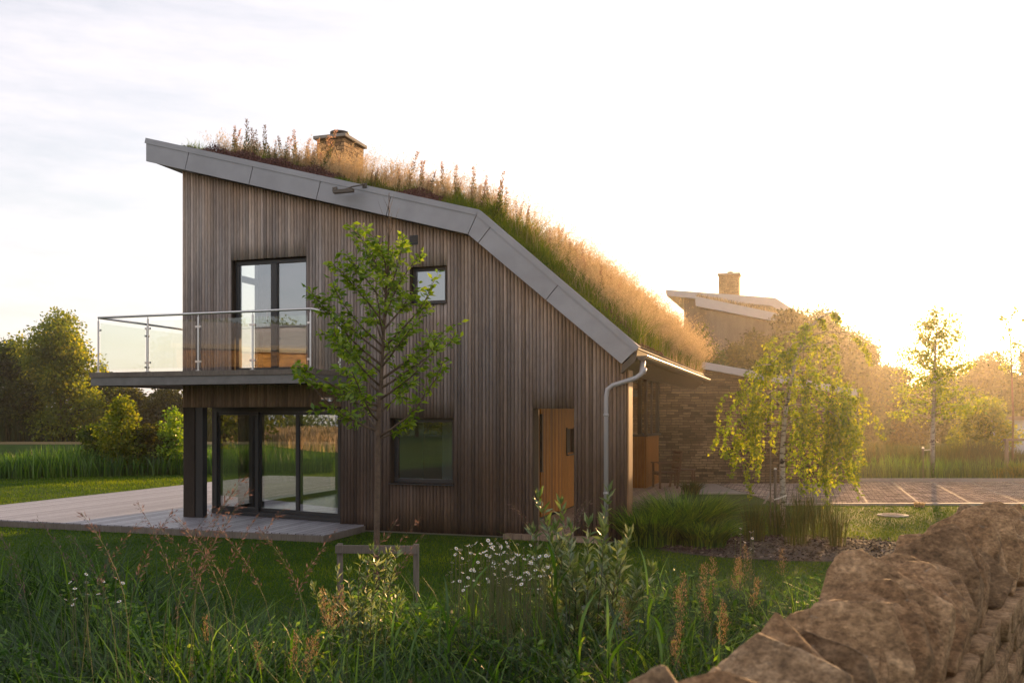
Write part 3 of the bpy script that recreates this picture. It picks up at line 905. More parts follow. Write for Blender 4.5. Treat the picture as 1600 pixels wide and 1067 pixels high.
MB().add([(-6.57, 1.51, 2.88), (-6.57, 2.19, 2.88), (-6.57, 2.19, 5.09), (-6.57, 1.51, 5.09)], [(0, 1, 2, 3)]).build("pane", M['rail_glass'], sw)
# back window upstairs
mb = MB(); ring(mb, -5.88, -2.92, 2.72, 4.88, 0.07, 8.85, 8.92); mb.box(-4.4, -4.32, 8.85, 8.92, 2.8, 4.8)
mb.build("rear_window", M['frame'], house)

# porch: splayed jamb, cedar wall with the entrance door, floor
mb = MB()
mb.hexa([(0.0, 0.03, 0.06), (-0.5, 2.06, 0.06), (-0.58, 2.06, 0.06), (-0.08, 0.03, 0.06), (0.0, 0.03, 2.07), (-0.5, 2.06, 2.07), (-0.58, 2.06, 2.07), (-0.08, 0.03, 2.07)][::1])
mb.build("jamb_panel", M['wood_reveal'], house)
mb = MB()
k = 0
v = 3.42
rs = RS(8)
while v < 9.5:
    if not (4.0 <= v + 0.03 < 4.6):
        mb.box(-0.58, -0.5 + rs.uniform(-0.003, 0.003), v, v + 0.082, 0.08, 2.5, int(rs.uniform() < 0.4))
    else:
        mb.box(-0.58, -0.5, v, v + 0.085, 0.08, 1.2); mb.box(-0.58, -0.5, v, v + 0.085, 1.69, 2.5)
    v += 0.092
mb.box(-0.62, -0.59, 2.0, 9.5, 0.08, 2.5)
mb.build("porch_wall", [M['wood_orange'], M['wood_orange_b']], house)
mb = MB()
v = 2.16
while v < 3.36:
    mb.box(-0.56, -0.495 + rs.uniform(-0.003, 0.003), v, v + 0.082, 0.10, 2.45, int(rs.uniform() < 0.4))
    v += 0.0915
ed = mb.build("entrance_door", [M['wood_orange'], M['wood_orange_b']], house)
mb = MB(); mb.box(-0.50, -0.455, 2.085, 2.13, 0.95, 1.99); mb.box(-0.5, -0.455, 2.085, 2.20, 0.93, 0.948); mb.build("handle", M['frame'], ed)
mb = MB(); mb.box(-0.57, -0.48, 3.985, 4.035, 1.17, 1.72); mb.box(-0.57, -0.48, 4.575, 4.625, 1.17, 1.72); mb.box(-0.57, -0.45, 3.985, 4.625, 1.15, 1.17)
mb.box(-0.585, -0.56, 4.03, 4.58, 1.2, 1.7)
mb.build("slit_window", M['frame'], house)
mb = MB(); mb.box(-0.45, 1.16, -0.16, 11.6, -0.05, 0.08); mb.build("porch_floor", M['porch_deck'], house)
mb = MB(); mb.box(1.30, 1.50, 0.302, 0.34, 0.05, 2.68); mb.build("corner_board", M['wood_reveal'], house)
# return face of the blade wall
mb = MB(); mb.box(1.502, 1.53, 0.0, 0.34, 0.03, 2.66); mb.build("corner_board", M['wood_reveal'], house)

# rear link: low cedar wall with dark glazing above
mb = MB()
s = -0.5
while s < 0.12:
    mb.box(s, s + 0.084, 9.62, 9.66, 0.08, 1.42); s += 0.09
v = 9.62
while v < 11.6:
    mb.box(0.13, 0.17, v, v + 0.084, 0.08, 1.42); v += 0.09
mb.box(-0.6, 0.125, 9.67, 11.9, 0.08, 1.40)
lk = mb.build("low_wall", M['wood_orange_b'], house)
MB().box(-0.6, 0.21, 9.58, 11.9, 1.42, 1.47).build("sill", M['frame'], lk)
mb = MB()
for s, w in ((-0.58, 0.06), (-0.06, 0.10), (0.10, 0.08)): mb.box(s, s + w, 9.64, 9.76, 1.472, 2.9)
mb.box(0.10, 0.16, 10.6, 10.7, 1.472, 2.9); mb.box(0.08, 0.18, 11.6, 11.75, 1.472, 2.9)
mb.box(-6.6, 0.3, 9.32, 12.1, 2.9, 3.1)
lg = mb.build("link_window", M['frame'], house)
pane_mb(-0.52, -0.06, 1.48, 2.9, 9.70).build("pane", M['glass'], lg)
MB().add([(0.14, 9.76, 1.48), (0.14, 11.6, 1.48), (0.14, 11.6, 2.9), (0.14, 9.76, 2.9)], [(0, 1, 2, 3)]).build("pane", M['glass'], lg)
MB().box(-6.5, -0.6, 9.3, 11.9, 0, 2.9).build("rear_wall", M['wood_dark'], house)

# small things on the facade
mb = MB(); mb.box(-2.14, -1.99, -0.012, 0.02, 4.79, 4.945)
for k in range(5): mb.box(-2.13, -2.0, -0.022, -0.013, 4.80 + k * 0.029, 4.815 + k * 0.029)
mb.build("vent", M['frame'], house)
mb = MB(); mb.tube([(-3.60, 0.0, 2.23), (-3.60, -0.07, 2.23)], 0.03, 12); mb.tube([(-3.74, -0.08, 2.25), (-3.54, -0.08, 2.25)], 0.035, 12); mb.tube([(-3.60, -0.075, 2.27), (-3.60, -0.075, 2.20)], [0.04, 0.055], 12)
mb.build("wall_light", M['steel'], house, smooth=False)

# balcony
mb = MB(); mb.box(-7.62, -3.33, -1.10, -0.004, 2.50, 2.665); mb.box(-7.62, -6.67, 0.0, 2.6, 2.50, 2.665)
bal = mb.build("balcony", M['wood_dark'], house)
mb = MB(); mb.box(-7.66, -3.30, -1.13, -1.102, 2.475, 2.615); mb.box(-3.328, -3.30, -1.10, -0.03, 2.475, 2.615); mb.box(-7.66, -7.622, -1.10, 2.6, 2.475, 2.615)
mb.build("steel_edge", M['edge_metal'], bal)
mb = MB(); mb.box(-7.67, -3.29, -1.15, -1.103, 2.618, 2.70); mb.box(-7.67, -3.29, -1.101, -1.0, 2.667, 2.699); mb.box(-3.327, -3.29, -1.10, -0.03, 2.618, 2.70); mb.box(-3.44, -3.33, -0.998, -0.03, 2.667, 2.70); mb.box(-7.67, -7.52, -0.998, 2.6, 2.667, 2.70)
x = -7.51
while x < -3.46:
    mb.box(x, min(x + 0.13, -3.45), -0.998, -0.005, 2.667, 2.695); x += 0.137
mb.build("deck_edge", M['wood_grey'], bal)
def post(s, v, z1=3.60, side=1, along='s', both=True):
    mb = MB()
    mb.tube([(s, v, 2.70), (s, v, z1)], 0.0165, 10)
    mb.lathe((s, v, 2.70), [(0.045, 0), (0.045, 0.012), (0.02, 0.014)], 12)
    mb.tube([(s, v, z1), (s, v, z1 + 0.045)], 0.008, 8)
    for z in (2.84, 3.42):
        if along == 's':
            mb.box(s - (0.055 if both or side < 0 else 0.0), s + (0.055 if both or side > 0 else 0.0), v - 0.014, v + 0.014, z, z + 0.035)
        else:
            mb.box(s - 0.014, s + 0.014, v - (0.055 if both or side < 0 else 0), v + (0.055 if both or side > 0 else 0), z, z + 0.035)
    mb.build("post", M['steel'], bal, bevel=0.002)
RV = -1.06
for s in (-7.56, -6.52, -5.50, -4.45, -3.38): post(s, RV, both=s not in (-7.56, -3.38), side=1 if s < -6 else -1)
post(-7.56, 0.15, along='v'); post(-7.56, 1.35, along='v'); post(-7.56, 2.5, along='v', both=False, side=-1)
post(-3.38, -0.10, along='v', both=False, side=-1)
mb = MB()
mb.tube([(-7.56, RV, 3.655), (-3.38, RV, 3.655)], 0.021, 12); mb.tube([(-7.56, RV, 3.655), (-7.56, 2.5, 3.655)], 0.021, 12)
mb.tube([(-3.38, RV, 3.655), (-3.38, -0.06, 3.655)], 0.021, 12)
mb.build("handrail", M['steel'], bal, smooth=True)
for a, b in ((-7.51, -6.57), (-6.47, -5.55), (-5.45, -4.50), (-4.40, -3.43)):
    MB().box(a, b, RV - 0.005, RV + 0.005, 2.76, 3.56).build("glass_panel", M['rail_glass'], bal)
for a, b in ((-1.01, 0.10), (0.20, 1.30), (1.40, 2.45)):
    MB().box(-7.565, -7.555, a, b, 2.76, 3.56).build("glass_panel", M['rail_glass'], bal)
MB().box(-3.385, -3.375, -1.01, -0.15, 2.76, 3.56).build("glass_panel", M['rail_glass'], bal)

# terrace
mb = MB()
mb.box(-11.7, -2.98, -1.35, -0.01, -0.05, 0.115); mb.box(-11.7, -6.66, -0.01, 10.5, -0.05, 0.115); mb.box(-6.66, -3.46, -0.01, 0.78, -0.05, 0.115)
ter = mb.build("terrace", M['deck'], kind='structure')
ter.location = (PX, PY, 0.001); ter.rotation_euler = (0, 0, ANG)
mb = MB(); mb.box(-11.72, -2.96, -1.38, -1.352, -0.05, 0.10)
mb.box(-2.978, -2.95, -1.35, -0.01, -0.05, 0.10)
o = mb.build("terrace_edge", M['wood_grey'], kind='structure'); o.location = (PX, PY, 0); o.rotation_euler = (0, 0, ANG)
# ------------------------------------------------------------------ far backdrop of the place: a wood all the way round
def leaf_cloud(rs, centres, radii, n_each, size, flat=0.8):
    """leaf positions through lumpy clumps, denser near each clump's skin"""
    P, D, C = [], [], []
    for c, r in zip(centres, radii):
        n = max(6, int(n_each * (r / np.mean(radii)) ** 2))
        d = unit(rs.normal(size=(n, 3)))
        q = r * rs.uniform(0.25, 1.0, n) ** 0.45 * (1 + 0.18 * rs.normal(size=n))
        P.append(np.array(c) + d * q[:, None] * np.array([1, 1, flat]))
        D.append(unit(d * 0.6 + rs.normal(size=(n, 3)) * 0.7 + np.array([0, 0, -0.25])))
        C.append(np.full(n, rs.uniform(-0.22, 0.22)) + rs.uniform(0.1, 0.9, n))
    P, D, C = np.concatenate(P), np.concatenate(D), np.clip(np.concatenate(C), 0, 1)
    return P, D, C

rs = RS(77)
cs, rd = [], []
for a in np.arange(-180, 180, 1.6):
    if -26 < a < 24: dist = rs.uniform(112, 122)
    else: dist = rs.uniform(100, 116)
    for k in range(2):
        r = rs.uniform(1.6, 2.6)
        cs.append((dist * math.sin(R(a)) + rs.normal() * 2, dist * math.cos(R(a)) + rs.normal() * 2, 0.3 + k * rs.uniform(0.8, 1.3)))
        rd.append(r)
P, D, C = leaf_cloud(rs, cs, rd, 170, 0.5)
V, Q, r_ = leaves(rs, P, D, rs.uniform(0.4, 0.75, len(P)), rs.uniform(0.3, 0.5, len(P)), rnd=C)
tag(np_mesh("distant_wood", V, Q, M['leaf_dark'], rnd=r_), 'far-off wood closing the horizon', 'wood', kind='stuff')

def big_tree(name, x, y, h, rad, label, cat='tree', mat='leaf_dark', seed=1, trunk_r=0.16, leaf=0.16, n=9000, crown_lo=0.25, lumps=26, group=None, z0=0.0, squash=1.0, bark='bark_big', core=0.35):
    rs = RS(seed)
    root = empty(name, (x, y, z0), rs.uniform(0, 6.28), label=label, cat=cat, group=group)
    mb = MB()
    top = h * 0.8
    pts = [Vector((0, 0, -0.1))]
    k = 6
    for i in range(1, k + 1):
        pts.append(Vector((rs.normal() * 0.03 * h * i / k, rs.normal() * 0.03 * h * i / k, top * i / k)))
    mb.tube(pts, [trunk_r * (1 - 0.85 * i / k) for i in range(k + 1)], 8)
    cs, rd = [], []
    for i in range(lumps):
        t = rs.uniform(0, 1)
        zc = h * (crown_lo + (0.93 - crown_lo) * t)
        f = math.sin(math.pi * min(1, max(0.08, (t * 0.82 + 0.16)))) ** 0.7
        az = rs.uniform(0, 2 * math.pi)
        rr = rad * f * rs.uniform(0.35, 0.95) * 0.8
        c = Vector((rr * math.cos(az), rr * math.sin(az), zc))
        cs.append(tuple(c)); rd.append(rad * rs.uniform(0.20, 0.36))
        # limb
        zi = max(0.12 * h, zc - rr * 0.9)
        b0 = Vector((0, 0, min(zi, top * 0.95)))
        mid = b0.lerp(c, 0.55) + Vector((0, 0, 0.04 * h))
        r0 = trunk_r * (0.45 - 0.25 * t)
        mb.tube([b0, mid, c], [r0, r0 * 0.6, r0 * 0.2], 5)
    for i in range(int(lumps * core)):
        cs.append((rs.normal() * rad * 0.2, rs.normal() * rad * 0.2, h * rs.uniform(crown_lo + 0.05, 0.8))); rd.append(rad * 0.42)
    mb.build("trunk", M[bark], root, smooth=True)
    P, D, C = leaf_cloud(rs, cs, rd, n / len(cs), leaf)
    P[:, 2] = np.maximum(P[:, 2], 0.05)
    V, Q, r_ = leaves(rs, P, D, rs.uniform(0.7, 1.3, len(P)) * leaf, rs.uniform(0.45, 0.75, len(P)) * leaf, rnd=C)
    np_mesh("crown", V, Q, M[mat], root, rnd=r_)
    return root

def at(px, dist): return (px - 800) / 1406.0 * dist

# left, beyond the pond
LT = [
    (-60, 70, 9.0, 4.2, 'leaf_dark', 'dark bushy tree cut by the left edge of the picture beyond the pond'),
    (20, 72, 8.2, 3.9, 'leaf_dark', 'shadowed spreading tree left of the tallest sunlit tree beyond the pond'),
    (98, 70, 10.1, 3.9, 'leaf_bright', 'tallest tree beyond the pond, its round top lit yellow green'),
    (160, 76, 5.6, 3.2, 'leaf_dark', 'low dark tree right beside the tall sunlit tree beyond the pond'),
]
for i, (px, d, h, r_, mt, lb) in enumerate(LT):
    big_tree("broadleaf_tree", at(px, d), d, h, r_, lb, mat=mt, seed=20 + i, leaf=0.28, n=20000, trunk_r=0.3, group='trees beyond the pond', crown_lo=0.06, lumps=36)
LB = [(205, 71, 3.9, 3.0, 'leaf_willow', 'olive bush beyond the pond, next to the low dark tree'),
      (262, 70, 4.1, 3.1, 'leaf_willow', 'sunlit olive bush beyond the pond beside the house corner post'),
      (330, 74, 4.4, 3.4, 'leaf_bright', 'golden bush beyond the pond seen through the left sliding pane'),
      (400, 72, 4.2, 3.4, 'leaf_willow', 'olive bush beyond the pond seen through the middle sliding pane'),
      (-150, 66, 6, 3.5, 'leaf_dark', 'dark bush outside the left edge beyond the pond')]
for i, (px, d, h, r_, mt, lb) in enumerate(LB[:4]):
    big_tree("waterside_bush", at(px, d), d, h, r_, lb, cat='bush', mat=mt, seed=40 + i, leaf=0.26, n=14000, trunk_r=0.1, crown_lo=0.08, group='bushes beyond the pond')
# near-side shrubs by the pond
big_tree("pond_shrub", at(192, 30.2), 30.2, 2.65, 0.95, 'sunlit yellow-green shrub by the pond, left of the house', cat='shrub', mat='leaf_bright', seed=61, leaf=0.12, n=5200, trunk_r=0.05, crown_lo=0.1, lumps=30)
big_tree("pond_shrub", at(150, 30.6), 30.6, 1.7, 0.9, 'low dark shrub hugging the left foot of the sunlit pond shrub', cat='shrub', mat='leaf_dark', seed=62, leaf=0.12, n=3000, trunk_r=0.04, crown_lo=0.05)
big_tree("pond_shrub", at(236, 30.4), 30.4, 1.75, 0.85, 'low rounded shrub between the sunlit pond shrub and the spiky green one', cat='shrub', mat='leaf_willow', seed=63, leaf=0.12, n=3000, trunk_r=0.04, crown_lo=0.05)
big_tree("pond_shrub", at(272, 30.6), 30.6, 2.2, 0.75, 'spiky green shrub right beside the house corner post', cat='shrub', mat='leaf_young', seed=64, leaf=0.12, n=3200, trunk_r=0.04, crown_lo=0.05)

# reeds: near bank and far bank
def reed_field(name, x0, x1, yf, depth, hmin, hmax, n, seed, label, mat='reed', w=0.035):
    rs = RS(seed)
    x = rs.uniform(x0, x1, n)
    y = yf(x) + rs.uniform(0, 1, n) ** 0.8 * depth
    z = ground_z(x, y)
    base = np.stack([x, y, z], 1)
    cl = 0.5 + 0.5 * np.sin(x * 1.3 + 2 * np.sin(y * 0.7)) * np.sin(x * 0.37 + 1)
    h = (hmin + (hmax - hmin) * rs.uniform(0, 1, n)) * (0.65 + 0.5 * cl)
    V, Q, r_ = blades(rs, base, h, rs.uniform(0.6, 1.4, n) * w, rs.uniform(0.05, 0.45, n), nseg=3, rnd=np.clip(rs.uniform(0, 1, n) * 0.7 + 0.3 * cl, 0, 1))
    return tag(np_mesh(name, V, Q, M[mat], rnd=r_), label, 'reeds', kind='stuff')
near_edge = lambda x: 27.6 + np.clip((x + 16) * 0.42, -1.5, 3.4)
reed_field("pond_reeds", -24, -6, near_edge, 4.0, 0.5, 1.05, 17000, 5, 'bank of green reeds between the lawn and the pond')
reed_field("far_reeds", -62, 4, lambda x: 68.5 + 0 * x, 3.0, 1.2, 2.1, 9000, 6, 'dark reeds in front of the trees beyond the pond', 'rush', 0.12)

# right, behind the stone building
RT = [
    ("willow_tree", 1172, 40, 5.9, 1.9, 'leaf_willow', 'olive tree behind the stone building, under the far house'),
    ("willow_tree", 1232, 43, 7.0, 2.3, 'leaf_willow', 'broad olive tree right beside the far house roof'),
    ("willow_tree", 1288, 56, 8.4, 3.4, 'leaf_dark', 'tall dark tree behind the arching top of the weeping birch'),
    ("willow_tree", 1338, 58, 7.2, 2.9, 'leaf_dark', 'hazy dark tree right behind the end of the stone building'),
    ("willow_tree", 1402, 60, 5.0, 2.8, 'leaf_willow', 'low hazy tree between the stone building and the backlit birch'),
]
for i, (nm, px, d, h, r_, mt, lb) in enumerate(RT):
    big_tree(nm, at(px, d), d, h, r_, lb, mat=mt, seed=80 + i, leaf=0.15 + 0.0022 * (d - 40) * 2, n=30000, trunk_r=0.14, crown_lo=0.03, lumps=36, group='trees behind the stone building')
big_tree("elder_bush", at(1095, 31), 31, 5.3, 1.5, 'loose green bush beside the roof end, below the far house chimney', cat='bush', mat='leaf_dark', seed=91, leaf=0.12, n=8000, trunk_r=0.08, crown_lo=0.1)
big_tree("elder_bush", at(1150, 34), 34, 5.0, 1.3, 'low bush behind the stone building coping', cat='bush', mat='leaf_willow', seed=92, leaf=0.12, n=5000, trunk_r=0.08, crown_lo=0.1)
FT = [(1475, 66, 5.0, 3.2, 'far tree behind the backlit birch'), (1548, 64, 6.2, 3.2, 'rounded amber-lit tree right of the backlit birch'),
      (1625, 60, 6.6, 3.2, 'amber-lit tree at the right edge of the picture'), (1700, 64, 7.0, 3.4, 'tree outside the right edge')]
for i, (px, d, h, r_, lb) in enumerate(FT[:3]):
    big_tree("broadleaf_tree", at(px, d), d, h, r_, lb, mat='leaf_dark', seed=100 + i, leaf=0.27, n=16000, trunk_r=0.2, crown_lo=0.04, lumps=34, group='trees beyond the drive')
big_tree("golden_bush", at(1537, 36), 36, 2.75, 1.35, 'bright yellow-green bush right of the backlit birch trunk', cat='bush', mat='leaf_bright', seed=111, leaf=0.13, n=6500, trunk_r=0.06, crown_lo=0.12)
reed_field("verge_grass", 8.6, 23, lambda x: 30.0 + 0 * x, 2.6, 0.7, 1.25, 9000, 7, 'tall brownish grass behind the far lawn strip', 'rush', 0.03)
reed_field("verge_grass", 10.0, 16.0, lambda x: 27.6 + 0 * x, 1.0, 0.3, 0.9, 1500, 8, 'loose tall grass along the far edge of the drive', 'reed', 0.02)

def tuft(name, x, y, n, h, rad, mat, label, cat, seed, w=0.012, bend=(0.1, 0.6), group=None, z=0.0, heads=0):
    rs = RS(seed)
    a = rs.uniform(0, 2 * np.pi, n); q = rad * np.sqrt(rs.uniform(0, 1, n))
    base = np.stack([q * np.cos(a), q * np.sin(a), np.zeros(n)], 1)
    V, Q, r_ = blades(rs, base, rs.uniform(0.6, 1.05, n) * h, rs.uniform(0.7, 1.3, n) * w, rs.uniform(*bend, n), az=a + rs.normal(size=n) * 0.5, nseg=4)
    root = empty(name, (x, y, z), 0, label=label, cat=cat, group=group)
    np_mesh("blades", V, Q, M[mat], root, rnd=r_)
    return root
tuft("grass_tuft", at(1561, 28.0), 28.0, 420, 0.42, 0.12, 'roof_green', 'smaller of the two bright grass tufts beyond the drive', 'grass tuft', 1, 0.018, group='bright grass tufts beyond the drive')
tuft("grass_tuft", at(1589, 27.6), 27.6, 700, 0.62, 0.17, 'roof_green', 'larger bright yellow-green grass tuft beyond the drive, near the right edge', 'grass tuft', 2, 0.018, group='bright grass tufts beyond the drive')
tuft("grass_tuft", at(1437, 19.3), 19.3, 200, 0.14, 0.10, 'straw', 'tiny pale tuft on the kerb of the drive above the stone wall', 'grass tuft', 3, 0.012)

# ------------------------------------------------------------------ stone building behind the weeping birch
sb = empty("stone_building", (0, 0, 0), label='low honey stone building with pale sloping coping behind the weeping birch', cat='building')
mb = MB()
def wtop(x): return 3.75 + (x - 3.0) * (2.52 - 3.75) / (9.9 - 3.0)
mb.hexa([(2.9, 26.0, -0.1), (9.85, 26.0, -0.1), (9.85, 30.0, -0.1), (2.9, 30.0, -0.1), (2.9, 26.0, wtop(2.9)), (9.85, 26.0, wtop(9.85)), (9.85, 30.0, wtop(9.85)), (2.9, 30.0, wtop(2.9))])
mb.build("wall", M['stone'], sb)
mb = MB()
mb.hexa([(2.85, 25.9, wtop(2.85)), (9.95, 25.9, wtop(9.95)), (9.95, 30.1, wtop(9.95)), (2.85, 30.1, wtop(2.85)),
         (2.85, 25.9, wtop(2.85) + 0.21), (9.95, 25.9, wtop(9.95) + 0.21), (9.95, 30.1, wtop(9.95) + 0.21), (2.85, 30.1, wtop(2.85) + 0.21)])
mb.build("coping", M['zinc_light'], sb, bevel=0.01)

# ------------------------------------------------------------------ far house
fh = empty("far_house", (at(1120, 47), 47, 0), ANG, label='smaller timber house with chimney far behind the trees on the right', cat='house')
def fz(px_x, py): return 1.95 + (650 - py) / 1406 * 47
mb = MB()
# wall, gable towards the camera, local x along the facade
mb.prism([(-1.7, 0.0), (3.4, 0.0), (3.4, 7.1), (2.6, 7.55), (-1.7, 8.25)], 0.0, 8.0)
mb.build("wall", M['wood_grey'], fh)
mb = MB(); mb.prism([(-2.55, 8.28), (2.75, 7.55), (2.95, 7.95), (-2.6, 8.60)], -0.45, 8.2)
mb.prism([(2.75, 7.55), (4.3, 6.6), (4.45, 6.9), (2.95, 7.95)], -0.448, 8.2); mb.build("roof", M['zinc_light'], fh)
mb = MB(); mb.prism([(-0.9, 7.55), (4.2, 6.35), (4.2, 6.75), (-0.95, 8.05)], -1.6, -0.5); mb.build("lower_roof", M['zinc_light'], fh)
mb = MB(); mb.prism([(-0.4, 0.0), (3.9, 0.0), (3.9, 6.35), (-0.4, 7.4)], -1.4, -0.02); mb.build("bay_wall", M['wood_grey'], fh)
mb = MB(); mb.box(0.0, 1.05, 1.0, 2.0, 6.4, 9.45)
fc = mb.build("chimney", M['stone_gold'], fh); mb = MB(); mb.box(-0.06, 1.11, 0.94, 2.06, 9.452, 9.54); mb.build("chimney_cap", M['concrete'], fc)
MB().lathe((0.55, 1.6, 9.54), [(0.12, 0), (0.1, 0.1), (0.2, 0.14), (0.0, 0.18)], 12).build("flue_pot", M['gutter'], fc)
mb = MB(); mb.box(-1.72, -1.69, 0.4, 0.9, 6.2, 8.0); mb.build("side_window", M['frame'], fh)

# ------------------------------------------------------------------ young tree in front of the house
def grow_branch(rs, p0, d0, L, n, up=0.25, wob=0.12):
    pts = [Vector(p0)]; d = Vector(d0).normalized()
    for i in range(n):
        d = (d + Vector((rs.normal() * wob, rs.normal() * wob, rs.normal() * wob * 0.6 + up / n))).normalized()
        pts.append(pts[-1] + d * L / n)
    return pts

def young_tree():
    rs = RS(12)
    Y = 9.8; X = at(588, Y)
    root = empty("young_tree", (X, Y, 0), label='slender young tree with fresh green leaves standing before the timber facade', cat='tree')
    mb = MB()
    trunk = [Vector(p) for p in [(0.0, 0, -0.1), (0.0, 0, 0.5), (0.015, 0, 1.2), (0.02, 0.0, 1.9), (0.06, 0.01, 2.5), (0.10, 0.0, 3.2), (0.13, 0.01, 3.75), (0.14, 0, 4.38)]]
    tr = [0.036, 0.033, 0.029, 0.026, 0.019, 0.013, 0.008, 0.003]
    mb.tube(trunk, tr, 10)
    def tp(z):
        for a, b in zip(trunk[:-1], trunk[1:]):
            if a.z <= z <= b.z: return a.lerp(b, (z - a.z) / (b.z - a.z))
    P, D = [], []
    def leafy(pts, dens, lo=0.25):
        n = len(pts) - 1
        for i in range(n):
            if (i + 1) / n < lo: continue
            a, b = pts[i], pts[i + 1]
            for k in range(dens):
                p = a.lerp(b, rs.uniform(0, 1))
                d = Vector((rs.normal(), rs.normal(), rs.normal() * 0.5 - 0.35)).normalized() + (b - a).normalized() * 0.5
                P.append(tuple(p + d * 0.01)); D.append(tuple(d))
    specs = []
    for i in range(26):
        z = 1.72 + 1.75 * (i / 25.0) ** 0.9
        f = 1 - (z - 1.7) / 2.3
        specs.append((z, i * 2.39996 + rs.uniform(-0.3, 0.3), 0.35 + 0.74 * f ** 0.8 * rs.uniform(0.75, 1.15)))
    specs += [(1.78, 3.05, 1.15), (1.70, 0.35, 0.45), (2.35, 0.0, 1.02), (2.5, 3.3, 0.98), (2.25, 0.25, 0.95), (2.7, 2.9, 0.8), (2.0, 3.3, 0.9)]
    for z, az, L in specs:
        el = R(rs.uniform(8, 26) + 34 * min(1, (z - 1.7) / 1.6))
        d = (math.cos(az) * math.cos(el), math.sin(az) * math.cos(el), math.sin(el))
        pts = grow_branch(rs, tp(z), d, L, 6, 0.35, 0.10)
        r0 = 0.009 + 0.006 * L
        mb.tube(pts, [r0 * (1 - 0.85 * k / 6) for k in range(7)], 5)
        leafy(pts, 3, 0.45)
        for j in range(int(3 + L * 5)):
            k = rs.randint(1, 6)
            q = pts[k].lerp(pts[k + 1], rs.uniform(0, 1)) if k < 6 else pts[6]
            dd = (pts[min(k + 1, 6)] - pts[k - 1]).normalized() + Vector((rs.normal(), rs.normal(), rs.normal() * 0.5 + 0.1)) * 0.6
            sub = grow_branch(rs, q, dd, rs.uniform(0.12, 0.30), 3, 0.1, 0.15)
            mb.tube(sub, [0.004, 0.003, 0.002, 0.001], 4)
            leafy(sub, 5 if q.x < 0.45 else 3, 0.0)
    # a bare leader with a few dry side shoots at the very top
    for i in range(9):
        z = 3.75 + 0.055 * i; az = rs.uniform(0, 6.28)
        pts = grow_branch(rs, tp(z), (math.cos(az) * 0.4, math.sin(az) * 0.4, 1), rs.uniform(0.15, 0.35), 3, 0.3, 0.08)
        mb.tube(pts, [0.004, 0.003, 0.002, 0.001], 4)
    mb.build("trunk", M['bark'], root, smooth=True)
    P, D = np.array(P), np.array(D)
    # leaf pair: each leaf folded of two halves for a real curved blade
    n = len(P)
    L_ = rs.uniform(0.055, 0.105, n)
    V, Q, r_ = leaves(rs, P, D, L_, L_ * rs.uniform(0.38, 0.5, n), fold=0.35)
    np_mesh("crown", V, Q, M['leaf_young'], root, rnd=r_)
young_tree()

st = empty("stake_frame", (at(591, 9.35), 9.35, 0), R(-3), label='weathered wooden stake frame in front of the young tree trunk', cat='stake frame')
mb = MB(); mb.box(-0.44, 0.42, -0.055, -0.03, 0.53, 0.615); mb.build("crossbar", M['wood_grey'], st, bevel=0.004)
for x_ in (-0.43, 0.37):
    mb = MB(); mb.box(x_, x_ + 0.055, -0.028, 0.027, -0.15, 0.625); mb.build("stake", M['wood_grey'], st, bevel=0.004)

